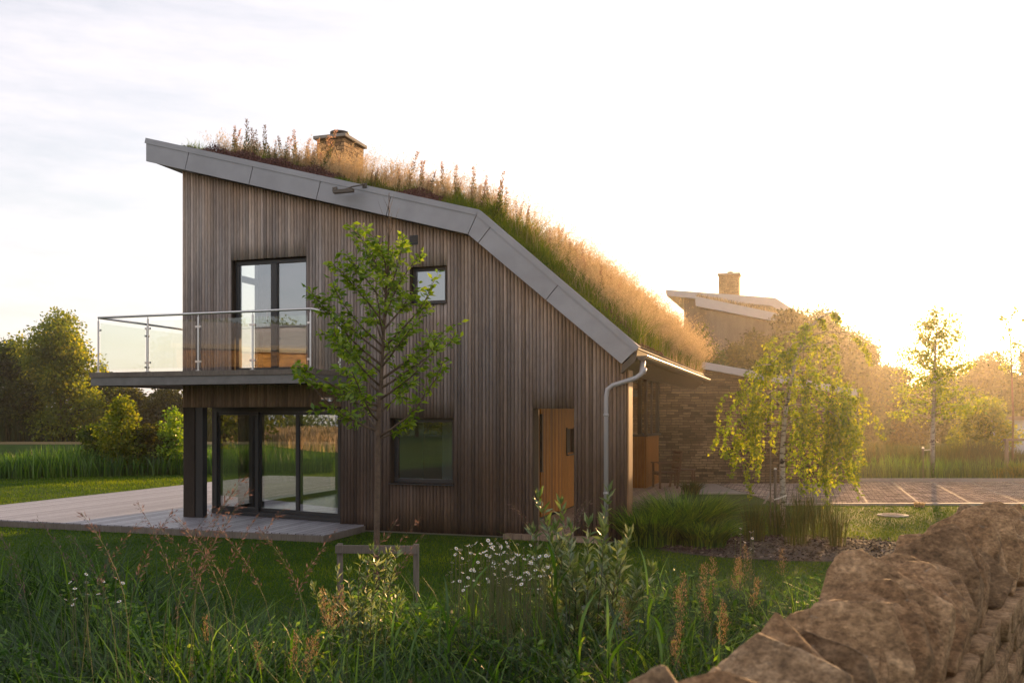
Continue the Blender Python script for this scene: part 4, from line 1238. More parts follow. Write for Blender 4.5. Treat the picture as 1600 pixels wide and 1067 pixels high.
# ------------------------------------------------------------------ weeping birch
def hanging_birch():
    rs = RS(31)
    Y = 15.7; X = at(1224, Y)
    root = empty("weeping_birch", (X, Y, 0), label='weeping birch with white trunk and trailing yellow-green strands', cat='tree')
    mb = MB()
    trunk = [Vector(p) for p in [(0.0, 0, -0.1), (-0.01, 0, 0.6), (-0.02, 0, 1.2), (0.02, 0, 1.9), (0.12, 0.02, 2.5), (0.25, 0.03, 3.0), (0.40, 0.03, 3.4), (0.62, 0.0, 3.66), (0.85, -0.03, 3.76), (1.05, -0.06, 3.70)]]
    tr = [0.06, 0.052, 0.046, 0.040, 0.034, 0.026, 0.020, 0.014, 0.009, 0.004]
    mb.tube(trunk, tr, 10)
    P, D, Cc = [], [], []
    tw = MB()
    def strand(p, L, out, dens=75):
        n = max(4, int(L / 0.14))
        pts = [Vector(p)]; d = Vector((out.x, out.y, 0.15)).normalized()
        for i in range(n):
            d = (d * 0.55 + Vector((0, 0, -1)) * 0.45 + Vector((rs.normal() * 0.10, rs.normal() * 0.10, 0))).normalized()
            pts.append(pts[-1] + d * L / n)
            if pts[-1].z < 0.35: break
        tw.tube(pts, [0.004 * (1 - 0.7 * k / len(pts)) for k in range(len(pts))], 4, cap=False)
        k = int(dens * L)
        cv = rs.uniform(-0.2, 0.2)
        for j in range(k):
            i = rs.randint(0, len(pts) - 1)
            q = pts[i].lerp(pts[i + 1], rs.uniform(0, 1))
            off = Vector((rs.normal(), rs.normal(), rs.normal() * 0.5)) * 0.030
            P.append(tuple(q + off)); D.append((rs.normal() * 0.6, rs.normal() * 0.6, -0.7 + rs.normal() * 0.4)); Cc.append(min(1, max(0, rs.uniform(0, 1) + cv)))
    bz = np.linspace(1.75, 3.5, 25)
    for i, z in enumerate(bz):
        for a, b in zip(trunk[:-1], trunk[1:]):
            if a.z <= z <= b.z: p0 = a.lerp(b, (z - a.z) / (b.z - a.z)); break
        az = i * 2.39996 + rs.uniform(-0.4, 0.4)
        L = rs.uniform(0.45, 0.95) * (1.2 - 0.18 * abs(z - 2.6))
        if math.cos(az) > 0.3: L *= 1.15
        el = rs.uniform(0.3, 0.9)
        pts = [p0]; d = Vector((math.cos(az) * math.cos(el), math.sin(az) * math.cos(el), math.sin(el)))
        for k in range(6):
            d = (d + Vector((0, 0, -0.22)) + Vector((rs.normal(), rs.normal(), rs.normal())) * 0.06).normalized()
            pts.append(pts[-1] + d * L / 6)
        mb.tube(pts, [0.013 * (1 - 0.8 * k / 6) for k in range(7)], 5)
        out = Vector((math.cos(az), math.sin(az), 0))
        for j in range(4):
            k = rs.randint(2, 7)
            q = pts[k]
            strand(q, rs.uniform(0.25, 0.8) + (rs.uniform(0.3, 1.3) if rs.uniform() < 0.28 else 0), out + Vector((rs.normal() * 0.7, rs.normal() * 0.7, 0)))
    for (sx, sy, sz, L) in [(1.25, 0, 2.35, 1.3), (1.40, 0.1, 2.0, 1.0), (1.05, 0.1, 2.6, 2.0), (0.8, -0.2, 2.4, 2.0), (0.7, 0.2, 2.1, 1.8), (0.95, -0.1, 1.9, 1.5), (0.35, -0.2, 1.9, 1.4), (-0.75, 0, 2.5, 1.3), (-0.62, -0.1, 2.0, 1.2), (-0.4, 0.2, 2.1, 1.2), (0.55, -0.3, 1.8, 1.3), (1.0, 0.3, 1.6, 1.2)]:
        for k in range(4):
            strand((sx + rs.normal() * 0.07, sy + rs.normal() * 0.1, sz + rs.normal() * 0.12), L * rs.uniform(0.6, 1.0), Vector((rs.normal(), rs.normal(), 0)), 85)
    # bronze-brown top sprays on the arching leader
    for j in range(26):
        k = rs.randint(6, 9)
        strand(trunk[k], rs.uniform(0.10, 0.35), Vector((1 + rs.normal() * 0.5, rs.normal() * 0.4, 0)), 40)
    mb.build("trunk", M['birch'], root, smooth=True)
    tw.build("twigs", M['twig'], root)
    P, D = np.array(P), np.array(D)
    n = len(P); L_ = rs.uniform(0.045, 0.078, n)
    V, Q, r_ = leaves(rs, P, D, L_, L_ * rs.uniform(0.65, 0.85, n), rnd=np.array(Cc), fold=0.2)
    np_mesh("crown", V, Q, M['leaf_birch'], root, rnd=r_)
    s_ = empty("tree_stake", (X - 0.15, Y - 0.03, 0), label='thin round stake with a white tie left of the weeping birch trunk', cat='stake')
    mb = MB(); mb.tube([(0, 0, -0.1), (0, 0, 1.02)], 0.024, 10); mb.build("stake", M['wood_grey'], s_, smooth=False)
    mb = MB(); mb.tube([(0, 0, 1.022), (0, 0, 1.05)], [0.026, 0.02], 10); mb.build("cap", M['steel'], s_)
    mb = MB(); mb.tube([(-0.03, -0.03, 0.50), (0.06, -0.05, 0.53), (0.15, -0.03, 0.56), (0.19, 0.0, 0.57)], 0.012, 6); mb.build("tie", M['petal_plain'], s_)
    s2 = empty("tree_stake", (X - 0.14, Y + 0.3, 0), label='tall thin cane standing behind the weeping birch', cat='stake')
    mb = MB(); mb.tube([(0, 0, -0.1), (0.0, 0, 2.3)], 0.014, 8); mb.build("cane", M['wood_grey'], s2)
M['petal_plain'] = plain("white_strap", (0.75, 0.72, 0.68), 0.6)
hanging_birch()

# backlit birch beyond the drive
def upright_birch():
    rs = RS(47)
    Y = 28.3; X = at(1457, Y)
    root = empty("silver_birch", (X, Y, 0), label='backlit birch with pale trunk beyond the drive, the sun behind its crown', cat='tree')
    mb = MB(); trunk = [Vector((0, 0, -0.1)), Vector((0.0, 0, 1.2)), Vector((0.05, 0, 2.6)), Vector((0.08, 0, 3.8)), Vector((0.15, 0, 5.0))]
    mb.tube(trunk, [0.085, 0.07, 0.055, 0.035, 0.01], 10)
    P, D = [], []
    for i in range(34):
        z = 1.7 + 3.2 * (i / 33)
        az = i * 2.4 + rs.uniform(-0.3, 0.3); f = 1 - (z - 1.7) / 3.9
        L = 0.55 + 1.2 * f * rs.uniform(0.6, 1.1)
        p0 = Vector((0.06, 0, z)); el = rs.uniform(0.4, 0.9)
        pts = [p0]; d = Vector((math.cos(az) * math.cos(el), math.sin(az) * math.cos(el), math.sin(el)))
        for k in range(6):
            d = (d + Vector((0, 0, -0.10)) + Vector((rs.normal(), rs.normal(), rs.normal())) * 0.08).normalized(); pts.append(pts[-1] + d * L / 6)
        mb.tube(pts, [0.018 * (1 - 0.8 * k / 6) for k in range(7)], 5)
        for j in range(130):
            k = rs.randint(1, 6); q = pts[k].lerp(pts[k + 1], rs.uniform(0, 1)) + Vector((rs.normal() * 0.10, rs.normal() * 0.10, rs.normal() * 0.09 - abs(rs.normal()) * 0.10))
            P.append(tuple(q)); D.append((rs.normal(), rs.normal(), -0.4 + rs.normal()))
    mb.build("trunk", M['birch'], root, smooth=True)
    P, D = np.array(P), np.array(D); n = len(P); L_ = rs.uniform(0.07, 0.12, n)
    V, Q, r_ = leaves(rs, P, D, L_, L_ * 0.75)
    np_mesh("crown", V, Q, M['leaf_birch'], root, rnd=r_)
    s_ = empty("tree_stake", (X - 0.32, Y - 0.05, 0), label='short pale-capped stake beside the backlit birch', cat='stake')
    mb = MB(); mb.tube([(0, 0, -0.1), (0, 0, 0.93)], 0.035, 10); mb.build("stake", M['wood_grey'], s_)
    mb = MB(); mb.tube([(0, 0, 0.932), (0, 0, 0.97)], [0.045, 0.03], 10); mb.build("cap", M['steel'], s_)
    mb = MB(); mb.tube([(0, 0, 0.88), (0.32, 0.05, 0.90)], 0.015, 6); mb.build("tie", M['petal_plain'], s_)
upright_birch()

# thin sapling with its frame at the right edge
def sapling():
    rs = RS(53); Y = 30.0; X = at(1582, Y)
    root = empty("thin_sapling", (X, Y, 0), label='almost bare sapling rising above its wooden frame at the right edge', cat='tree')
    mb = MB(); tr = [Vector((0, 0, -0.1)), Vector((0.02, 0, 2.0)), Vector((-0.06, 0, 4.4)), Vector((-0.12, 0, 5.2))]
    mb.tube(tr, [0.04, 0.034, 0.02, 0.008], 8)
    P, D = [], []
    for i in range(16):
        z = 3.3 + 1.9 * i / 15; az = i * 2.4; L = rs.uniform(0.2, 0.6) if z < 4.9 else rs.uniform(0.3, 0.8)
        pts = grow_branch(rs, (-0.06, 0, z), (math.cos(az), math.sin(az), 0.5), L, 4, 0.0, 0.15)
        mb.tube(pts, [0.01, 0.008, 0.006, 0.004, 0.002], 4)
        for j in range(26 if i in (1, 4, 7, 13, 14, 15) else 7):
            k = rs.randint(1, 4); q = pts[k].lerp(pts[k + 1], rs.uniform(0, 1)) + Vector((rs.normal(), rs.normal(), rs.normal())) * 0.05
            P.append(tuple(q)); D.append((rs.normal(), rs.normal(), rs.normal() - 0.3))
    mb.build("trunk", M['bark'], root, smooth=True)
    P, D = np.array(P), np.array(D)
    V, Q, r_ = leaves(rs, P, D, 0.11, 0.08)
    np_mesh("crown", V, Q, M['leaf_birch'], root, rnd=r_)
    fr = empty("stake_frame", (X + 0.15, Y - 0.3, 0), label='tall grey stake frame round the bare sapling at the right edge', cat='stake frame')
    MB().box(-0.62, 0.9, -0.03, 0.03, 1.13, 1.21).build("crossbar", M['wood_grey'], fr)
    for x_ in (-0.60, 0.75): MB().box(x_, x_ + 0.09, -0.12, -0.032, -0.1, 1.2).build("stake", M['wood_grey'], fr)
    bx = empty("garden_hut", (at(1604, 46), 46, 0), label='small pale timber hut partly cut off by the right edge of the picture', cat='hut')
    MB().box(-0.75, 1.2, 0, 2.0, -0.1, 1.75).build("wall", M['plaster'], bx)
    MB().prism([(-0.95, 1.75), (1.4, 1.75), (1.3, 1.95), (-0.85, 1.95)], -0.2, 2.2).build("roof", M['wood_grey'], bx)
sapling()

# manhole cover on the lawn
mh = empty("manhole_cover", (at(1395, 17.6), 17.6, 0), label='round pale concrete manhole cover set in the lawn', cat='manhole cover')
MB().lathe((0, 0, -0.02), [(0.29, 0), (0.29, 0.045), (0.26, 0.05), (0.0, 0.05)], 28).build("rim", M['concrete'], mh)
mb = MB(); mb.lathe((0, 0, 0.031), [(0.20, 0), (0.20, 0.008), (0, 0.008)], 28); mb.box(-0.1, 0.1, -0.012, 0.012, 0.04, 0.045); mb.build("lid", M['gravel'], mh)

# ------------------------------------------------------------------ garden chair on the porch
def chair():
    loc_ = W(0.62, 9.9, 0.08)
    c = empty("garden_armchair", tuple(loc_), ANG + R(-62), label='slatted brown wooden armchair on the porch against the stone wall', cat='chair')
    m = M['wood_chair']
    # local: faces -y; seat 0.6 wide
    for x_ in (-0.29, 0.25):
        MB().box(x_, x_ + 0.045, -0.26, -0.21, 0, 0.64).build("leg", m, c, bevel=0.004)
        mb = MB(); mb.hexa([(x_, 0.20, 0), (x_ + 0.045, 0.20, 0), (x_ + 0.045, 0.25, 0), (x_, 0.25, 0), (x_, 0.34, 0.98), (x_ + 0.045, 0.34, 0.98), (x_ + 0.045, 0.38, 0.98), (x_, 0.38, 0.98)])
        mb.build("leg", m, c, bevel=0.004)
        MB().box(x_ - 0.012, x_ + 0.057, -0.30, 0.27, 0.642, 0.668).build("armrest", m, c, bevel=0.006)
    mb = MB()
    for k in range(6): mb.box(-0.24, 0.24, -0.27 + k * 0.088, -0.195 + k * 0.088, 0.405, 0.425)
    mb.box(-0.245, 0.245, -0.255, -0.23, 0.34, 0.403); mb.box(-0.245, 0.245, 0.19, 0.22, 0.34, 0.403)
    mb.build("seat", m, c, bevel=0.003)
    mb = MB()
    for k in range(5):
        z = 0.50 + k * 0.10; y0 = 0.20 + (z / 0.98) * 0.14 + 0.005
        mb.box(-0.244, 0.249, y0, y0 + 0.018, z, z + 0.06)
    mb.build("backrest", m, c, bevel=0.003)
chair()
tb = empty("garden_table", tuple(W(1.0, 10.9, 0.08)), ANG, label='small low slatted wooden table beside the porch armchair', cat='table')
mb = MB()
for k in range(6): mb.box(-0.27, 0.27, -0.27 + k * 0.092, -0.195 + k * 0.092, 0.42, 0.442)
mb.build("table_top", M['wood_chair'], tb, bevel=0.003)
for x_ in (-0.25, 0.21):
    for y_ in (-0.25, 0.21): MB().box(x_, x_ + 0.04, y_, y_ + 0.04, 0, 0.418).build("leg", M['wood_chair'], tb)

# candle stands inside the glazed room
for i, (s_, v_, h_) in enumerate([(-4.15, 1.6, 0.75), (-4.0, 1.9, 0.9), (-3.85, 1.5, 0.85)]):
    q = W(s_, v_, 0.116)
    c = empty("candle_stand", tuple(q), label=['shortest', 'tallest and rearmost', 'middle-height'][i] + ' of the three thin dark stands behind the right sliding pane', cat='candle stand', group='dark stands inside the room')
    MB().lathe((0, 0, 0), [(0.08, 0), (0.08, 0.012), (0.012, 0.02), (0.009, h_), (0.03, h_ + 0.01), (0.03, h_ + 0.02)], 10).build("stand", M['frame'], c)

# ------------------------------------------------------------------ dry stone wall in the foreground
def wall_path(d):
    t = Vector((0.574, 0.819)); p0 = Vector((0.645, 2.045))
    if d <= 3.6: return p0 + t * d, t
    a = (d - 3.6) * 0.10
    # gentle curve to the right
    steps = 12; p = p0 + t * 3.6; ang = math.atan2(t.y, t.x)
    for k in range(steps):
        ang -= a / steps * 1.2
        p = p + Vector((math.cos(ang), math.sin(ang))) * ((d - 3.6) / steps)
    return p, Vector((math.cos(ang), math.sin(ang)))
def wall_h(d):
    return 1.185 - 0.05 * min(1, max(0, 0.6 - d)) - 0.145 * min(1, max(0, (d - 2.2) / 2.2)) ** 1.2 - 0.03 * max(0, d - 4.4)
dsw = empty("dry_stone_wall", (0.60, 2.08, 0), label='old sandstone dry stone wall with slanting cope stones, blurred in the right foreground', cat='stone wall')
OFF = Vector((0.60, 2.08, 0))
def rough(v, amp, f, seed):
    q = Vector(v) * f + Vector((seed * 3.7, seed * 1.3, seed * 2.1))
    return noise.noise_vector(q) * amp + noise.noise_vector(q * 2.7) * amp * 0.45 + noise.noise_vector(q * 7) * amp * 0.18
def grid_cube(nx, ny, nz):
    """surface grid of a cube in [-1,1]^3, merged corners not required"""
    bm = bmesh.new()
    bmesh.ops.create_cube(bm, size=2.0)
    bmesh.ops.subdivide_edges(bm, edges=bm.edges[:], cuts=nx, use_grid_fill=True)
    vs_ = [v.co.copy() for v in bm.verts]; fs = [tuple(v.index for v in f.verts) for f in bm.faces]
    bm.free(); return vs_, fs
def cope_stone(d, seed, Wd, H, T, lean, peak):
    """a rough slab set on edge: angular outline, chipped faces"""
    rs = RS(seed)
    p, t = wall_path(d)
    nrm = Vector((t.y, -t.x))
    base = Vector((p.x, p.y, wall_h(d)))
    T3 = Vector((t.x, t.y, 0)); N3 = Vector((nrm.x, nrm.y, 0)); U3 = Vector((0, 0, 1))
    ax = (T3 * math.cos(lean) + U3 * -math.sin(lean)); up = (U3 * math.cos(lean) + T3 * math.sin(lean))
    yaw = rs.normal() * 0.16
    ax, N4 = ax * math.cos(yaw) + N3 * math.sin(yaw), N3 * math.cos(yaw) - ax * math.sin(yaw)
    bm = bmesh.new()
    outline = [(-Wd, 0.0), (Wd, 0.0), (-Wd * rs.uniform(0.95, 1.15), H * rs.uniform(0.35, 0.6)), (Wd * rs.uniform(0.95, 1.15), H * rs.uniform(0.35, 0.6)),
               (-Wd * rs.uniform(0.65, 0.95), H * rs.uniform(0.58, 0.84)), (Wd * rs.uniform(0.55, 0.95), H * rs.uniform(0.58, 0.84)),
               (Wd * (peak - 0.22), H * rs.uniform(0.90, 1.0)), (Wd * (peak + rs.uniform(0.12, 0.35)), H * rs.uniform(0.90, 1.03))]
    for a, h in outline:
        for sgn in (-1, 1):
            q = N4 * (a + rs.normal() * 0.006) + ax * (sgn * T * 0.5 * rs.uniform(0.55, 1.08)) + up * (h + rs.normal() * 0.008)
            bm.verts.new(base + q - OFF)
    c = N4 * (rs.normal() * 0.04) + ax * (-T * 0.62) + up * (H * 0.45)
    bm.verts.new(base + c - OFF)
    res = bmesh.ops.convex_hull(bm, input=bm.verts[:])
    bmesh.ops.delete(bm, geom=[g for g in res["geom_interior"] if isinstance(g, bmesh.types.BMVert)], context='VERTS')
    bmesh.ops.bevel(bm, geom=bm.edges[:], offset=0.005, segments=1, affect='EDGES', profile=0.6)
    bmesh.ops.triangulate(bm, faces=bm.faces[:])
    for it in range(2):
        long_ = [e for e in bm.edges if e.calc_length() > 0.028]
        if long_:
            bmesh.ops.subdivide_edges(bm, edges=long_, cuts=1 if it else 3, use_grid_fill=True)
            bmesh.ops.triangulate(bm, faces=[f for f in bm.faces if len(f.verts) > 3])
    for v in bm.verts:
        w_ = v.co + OFF
        v.co += noise.noise_vector(w_ * 9 + Vector((seed, 0, 0))) * 0.003 + noise.noise_vector(w_ * 24) * 0.002 + noise.noise_vector(w_ * 60) * 0.0035
    bm.normal_update()
    me = bpy.data.meshes.new("coping_stone"); bm.to_mesh(me); bm.free()
    me.materials.append(M['rubble'])
    me.polygons.foreach_set("use_smooth", [True] * len(me.polygons))
    me.set_sharp_from_angle(angle=math.radians(17))
    o = bpy.data.objects.new("coping_stone", me)
    return link(o, dsw)
rs = RS(9)
d = -2.2; i = 0
while d < 6.6:
    T = rs.uniform(0.06, 0.10)
    cope_stone(d + T / 2, 100 + i, rs.uniform(0.14, 0.20), rs.uniform(0.34, 0.46), T, R(rs.uniform(30, 54)), rs.uniform(-0.60, 0.40))
    d += rs.uniform(0.11, 0.175); i += 1
# body of the wall: coursed rubble, one skin of rough blocks on each face
mb = MB()
z = 0.0; row = 0
SCV, SCF = grid_cube(4, 4, 4)
rows = [0.0, 0.16, 0.29, 0.45, 0.57, 0.70, 0.82, 0.95, 1.06, 1.16]
for ri in range(len(rows) - 1):
    d = -2.4 + rs.uniform(0, 0.15)
    while d < 6.7:
        L = rs.uniform(0.16, 0.38)
        dm = d + L / 2
        p, t = wall_path(dm); nrm = Vector((t.y, -t.x))
        hs = wall_h(dm) / 1.16
        z0, z1 = rows[ri] * hs, rows[ri + 1] * hs
        bat = 0.24 - 0.02 * z0
        for side in ((1, -1) if True else (1,)):
            sd_ = rs.randint(0, 50); of = rs.uniform(-0.012, 0.012)
            vv = []
            for c in SCV:
                cc = Vector((c.x, c.y, c.z))
                ln = max(1.0, (abs(c.x) ** 6 + abs(c.z) ** 6) ** (1 / 6))
                q = Vector((p.x, p.y, 0)) + Vector((t.x, t.y, 0)) * (c.x / ln * (L / 2 - 0.004)) + Vector((nrm.x, nrm.y, 0)) * side * (bat - 0.09 + of + 0.09 * c.y * side) + Vector((0, 0, (z0 + z1) / 2 + c.z / ln * ((z1 - z0) / 2 - 0.003)))
                q += rough(q, 0.014, 7.0, sd_)
                vv.append(q - OFF)
            mb.add(vv, SCF)
        d += L
mb.build("wall_body", M['rubble'], dsw, smooth=True)

# ------------------------------------------------------------------ lawn turf blades
def inside_house(s, v):
    return (s > -11.7) & (s < 1.55) & (v > -1.4) & (v < 11)
def to_sv(x, y):
    dx, dy = x - PX, y - PY
    return dx * UX + dy * UY, dx * WX + dy * WY
rs = RS(21)
n = 230000
y = 7.0 + 13.0 * rs.uniform(0, 1, n) ** 1.25
x = rs.uniform(-0.62, 0.62, n) * y + rs.normal(size=n) * 0.3
s_, v_ = to_sv(x, y)
ok = ~((s_ > -11.75) & (s_ < -2.9) & (v_ > -1.42)) & ~((s_ > -3.5) & (s_ < 1.5) & (v_ > -0.2)) & (y < 19.6)
ok &= ~((((x - 4.2) / 2.0) ** 2 + ((y - 13.3) / 1.3) ** 2) < 1.0)
x, y = x[ok], y[ok]; n = len(x)
h = (0.018 + 0.028 * rs.uniform(0, 1, n)) * (1 + 0.5 * (y < 9))
patch = 0.5 + 0.5 * np.sin(x * 2.1 + np.sin(y * 1.7)) * np.sin(y * 2.9 + 0.7)
n2 = 90000
y2 = 19.0 + 12.5 * rs.uniform(0, 1, n2); x2 = rs.uniform(-21, -4, n2)
s2, v2 = to_sv(x2, y2)
ok2 = (s2 < -11.75) & (y2 < 27.9 + np.clip((x2 + 16) * 0.42, -1.5, 3.4)) | ((v2 > 10.6) & (y2 < 31))
y3 = rs.uniform(28.3, 31.5, 20000); x3 = rs.uniform(7, 24, 20000)
x = np.concatenate([x, x2[ok2], x3]); y = np.concatenate([y, y2[ok2], y3]); n = len(x)
h = np.concatenate([h, 0.03 + 0.04 * rs.uniform(0, 1, n - len(h))])
patch = 0.5 + 0.5 * np.sin(x * 2.1 + np.sin(y * 1.7)) * np.sin(y * 2.9 + 0.7)
patch2 = 0.5 + 0.5 * np.sin(x * 0.55 + 2 * np.sin(y * 0.31)) * np.cos(y * 0.8 + x * 0.2)
V, Q, r_ = blades(rs, np.stack([x, y, np.zeros(n)], 1), h * (0.7 + 0.6 * patch2), 0.006 + 0.0007 * y, rs.uniform(0.1, 0.9, n), nseg=1, rnd=np.clip(0.5 * rs.uniform(0, 1, n) + 0.25 * patch + 0.3 * patch2 - 0.05, 0, 1))
tag(np_mesh("lawn_turf", V, Q, M['turf'], rnd=r_), 'short mown turf of the lawn', 'lawn', kind='stuff')

# ------------------------------------------------------------------ meadow in the foreground
def left_of_wall(x, y):
    # distance to the wall's centre line, negative on the garden side
    return (x - 0.60) * 0.819 - (y - 2.08) * 0.574
def meadow_pts(rs, n, y0, y1, margin=0.30, xs=0.66):
    y = rs.uniform(y0 ** 2, y1 ** 2, n) ** 0.5
    x = rs.uniform(-xs, 0.42, n) * (y + 0.4)
    far = 7.9 + 0.5 * np.sin(x * 0.9) - 0.10 * x + np.clip(-x - 3, 0, 5) * 0.25
    ok = (left_of_wall(x, y) < -margin) & (y < far)
    return x[ok], y[ok]
rs = RS(33)
x, y = meadow_pts(rs, 130000, 2.6, 9.2)
n = len(x)
cl = 0.5 + 0.5 * np.sin(x * 2.3 + 1.5 * np.sin(y * 1.9)) * np.cos(y * 2.1 + np.sin(x * 1.3))
h = (0.20 + 0.42 * rs.uniform(0, 1, n) ** 1.2) * (0.7 + 0.6 * cl) * np.clip(1.25 - 0.07 * y, 0.6, 1.1)
V, Q, r_ = blades(rs, np.stack([x, y, np.zeros(n)], 1), h, rs.uniform(0.003, 0.008, n), rs.uniform(0.15, 1.1, n), nseg=3, rnd=np.clip(0.6 * rs.uniform(0, 1, n) + 0.25 * cl + 0.12 * (rs.uniform(0, 1, n) > 0.9), 0, 1))
parts = [(V, Q, r_)]
x, y = meadow_pts(rs, 22000, 2.9, 8.6)
n = len(x)
cl = 0.5 + 0.5 * np.sin(x * 1.4 + 4) * np.cos(y * 1.6 + x)
h = (0.35 + 0.55 * rs.uniform(0, 1, n)) * (0.6 + 0.6 * cl)
V, Q, r_ = blades(rs, np.stack([x, y, np.zeros(n)], 1), h, rs.uniform(0.008, 0.020, n), rs.uniform(0.2, 1.2, n), nseg=4, rnd=np.clip(rs.uniform(0, 0.86, n), 0, 1))
parts.append((V, Q, r_))
V, Q, r_ = join(parts)
tag(np_mesh("meadow_grass", V, Q, M['grass'], rnd=r_), 'dense dark meadow grass filling the foreground', 'meadow grass', kind='stuff')
# broad-leaved weeds low in the meadow
x, y = meadow_pts(rs, 62000, 2.8, 8.0)
n = len(x); z = rs.uniform(0.05, 0.62, n) * (0.5 + 0.5 * np.sin(x * 3 + y * 2) ** 2)
P = np.stack([x, y, z], 1); D = rs.normal(size=(n, 3)); D[:, 2] = D[:, 2] * 0.4 + 0.1
keep = (np.sin(x * 1.7 + 2) * np.sin(y * 2.3 + x) > -0.1) | ((x > 0.0) & (rs.uniform(0, 1, n) > 0.3))
V, Q, r_ = leaves(rs, P[keep], D[keep], rs.uniform(0.03, 0.08, n)[keep], rs.uniform(0.012, 0.035, n)[keep])
tag(np_mesh("meadow_weeds", V, Q, M['reed'], rnd=r_), 'small leafy weeds growing through the meadow grass', 'weeds', kind='stuff')

# ------------------------------------------------------------------ ornamental grass clumps
def mound(name, x, y, n, h, rad, mat, label, cat, seed, w=0.014, bend=(0.3, 1.1), group=None):
    return tuft(name, x, y, n, h, rad, mat, label, cat, seed, w, bend, group)
mound("ornamental_grass", 2.75, 14.3, 1600, 0.90, 0.48, 'reed', 'largest fresh green arching grass mound beside the porch deck', 'ornamental grass', 71, 0.028, group='green grass mounds beside the porch')
mound("ornamental_grass", 2.15, 13.75, 1200, 0.75, 0.45, 'reed', 'green grass mound against the corner of the timber facade', 'ornamental grass', 72, 0.022, group='green grass mounds beside the porch')
mound("ornamental_grass", 2.85, 13.4, 900, 0.55, 0.32, 'reed', 'front green grass mound on the bark bed', 'ornamental grass', 73, 0.020, group='green grass mounds beside the porch')
mound("ornamental_grass", at(1080, 22.5), 22.5, 240, 0.45, 0.2, 'rush', 'small dark strappy tuft at the far corner of the porch deck', 'ornamental grass', 74, 0.02)
RU = [(1178, 14.0, 1.05, 0.20, 'leftmost dark upright rush clump, left of the weeping birch trunk'),
      (1245, 13.6, 1.0, 0.24, 'dark rush clump right at the foot of the weeping birch'),
      (1282, 14.2, 1.0, 0.22, 'middle dark rush clump right of the weeping birch trunk'),
      (1308, 13.4, 1.05, 0.15, 'rightmost dark rush clump at the edge of the bark bed'),
      (1215, 14.6, 0.9, 0.2, 'dark rush clump behind the weeping birch stake'),
      (1255, 16.6, 0.75, 0.22, 'pale rush clump behind the weeping birch on the lawn')]
for i, (px, d, h_, r_, lb) in enumerate(RU):
    mound("rush_clump", at(px, d), d, 150, h_ * (0.75 + 0.1 * (i % 3)), r_ * 0.8, 'rush', lb, 'rush clump', 120 + i, 0.007, (0.05, 0.35), group='rush clumps under the weeping birch')

# ------------------------------------------------------------------ willow shrubs in the meadow
def stem_shrub(name, x, y, nst, h, spread, mat, label, seed, leaf=0.06, dens=58, parts=True):
    rs = RS(seed)
    root = empty(name, (x, y, 0), label=label, cat='shrub')
    mb = MB(); P, D = [], []
    for i in range(nst):
        az = rs.uniform(0, 6.28); q = spread * math.sqrt(rs.uniform(0, 1))
        hh = h * rs.uniform(0.55, 1.0) * (1 - 0.25 * q / spread)
        d = Vector((math.cos(az) * q / h * 1.1, math.sin(az) * q / h * 1.1, 1))
        pts = grow_branch(rs, (math.cos(az) * q * 0.3, math.sin(az) * q * 0.3, 0), d, hh, 7, 0.1, 0.07)
        mb.tube(pts, [0.006 * (1 - 0.8 * k / 7) for k in range(8)], 5)
        for j in range(int(dens * hh)):
            k = rs.randint(2, 7); t = rs.uniform(0, 1); p = pts[k].lerp(pts[k + 1], t)
            a2 = rs.uniform(0, 6.28); e2 = rs.uniform(0.3, 1.1)
            P.append(tuple(p)); D.append((math.cos(a2) * math.cos(e2), math.sin(a2) * math.cos(e2), math.sin(e2)))
        for j in range(7): P.append(tuple(pts[7])); a2 = rs.uniform(0, 6.28); D.append((math.cos(a2) * 0.4, math.sin(a2) * 0.4, 1))
    mb.build("stems", M['twig'], root, smooth=True)
    P, D = np.array(P), np.array(D); n = len(P); L_ = rs.uniform(0.7, 1.25, n) * leaf
    V, Q, r_ = leaves(rs, P, D, L_, L_ * 0.24, fold=0.3)
    np_mesh("foliage", V, Q, M[mat], root, rnd=r_)
stem_shrub("willow_shrub", at(925, 6.4), 6.4, 34, 1.58, 0.46, 'leaf_silver', 'tall willow shrub with upright lance leaves in front of the downpipe', 201, 0.088, 62)
stem_shrub("willow_shrub", at(572, 6.4), 6.4, 24, 1.12, 0.26, 'leaf_silver', 'silvery willow shrub in front of the wooden stake frame', 202, 0.06, 70)
stem_shrub("willow_shrub", at(860, 5.4), 5.4, 14, 0.8, 0.4, 'leaf_silver', 'low leafy willow shrub left of the tallest willow shrub', 203, 0.05, 60)
stem_shrub("willow_shrub", at(990, 4.9), 4.9, 16, 0.72, 0.42, 'leaf_silver', 'low leafy willow shrub between the tallest willow shrub and the stone wall', 204, 0.05, 60)

# ------------------------------------------------------------------ broad reed blades with strong upright leaves
def reed_plant(seed, h):
    rs = RS(seed)
    mb = MB(); mb.tube([(0, 0, 0), (0.01, 0, h * 0.5), (0.03, 0, h * 0.92)], [0.004, 0.003, 0.002], 5)
    n = 8
    zz = np.linspace(0.15, 0.9, n) * h
    base = np.stack([np.zeros(n), np.zeros(n), zz], 1)
    V, Q, r_ = blades(rs, base, rs.uniform(0.28, 0.45, n), rs.uniform(0.014, 0.024, n), rs.uniform(0.4, 0.9, n), nseg=5, rnd=rs.uniform(0.3, 1, n), droop=0.5)
    return mb, (V, Q, r_)
rs = RS(66)
protos = []
for k in range(4):
    mb, (V, Q, r_) = reed_plant(300 + k, 0.85)
    root = empty("reed_plant", (0, 0, 0), label='', cat='reed')
    mb.build("stem", M['reed'], root); np_mesh("blade_leaves", V, Q, M['reed'], root, rnd=r_)
    protos.append(root)
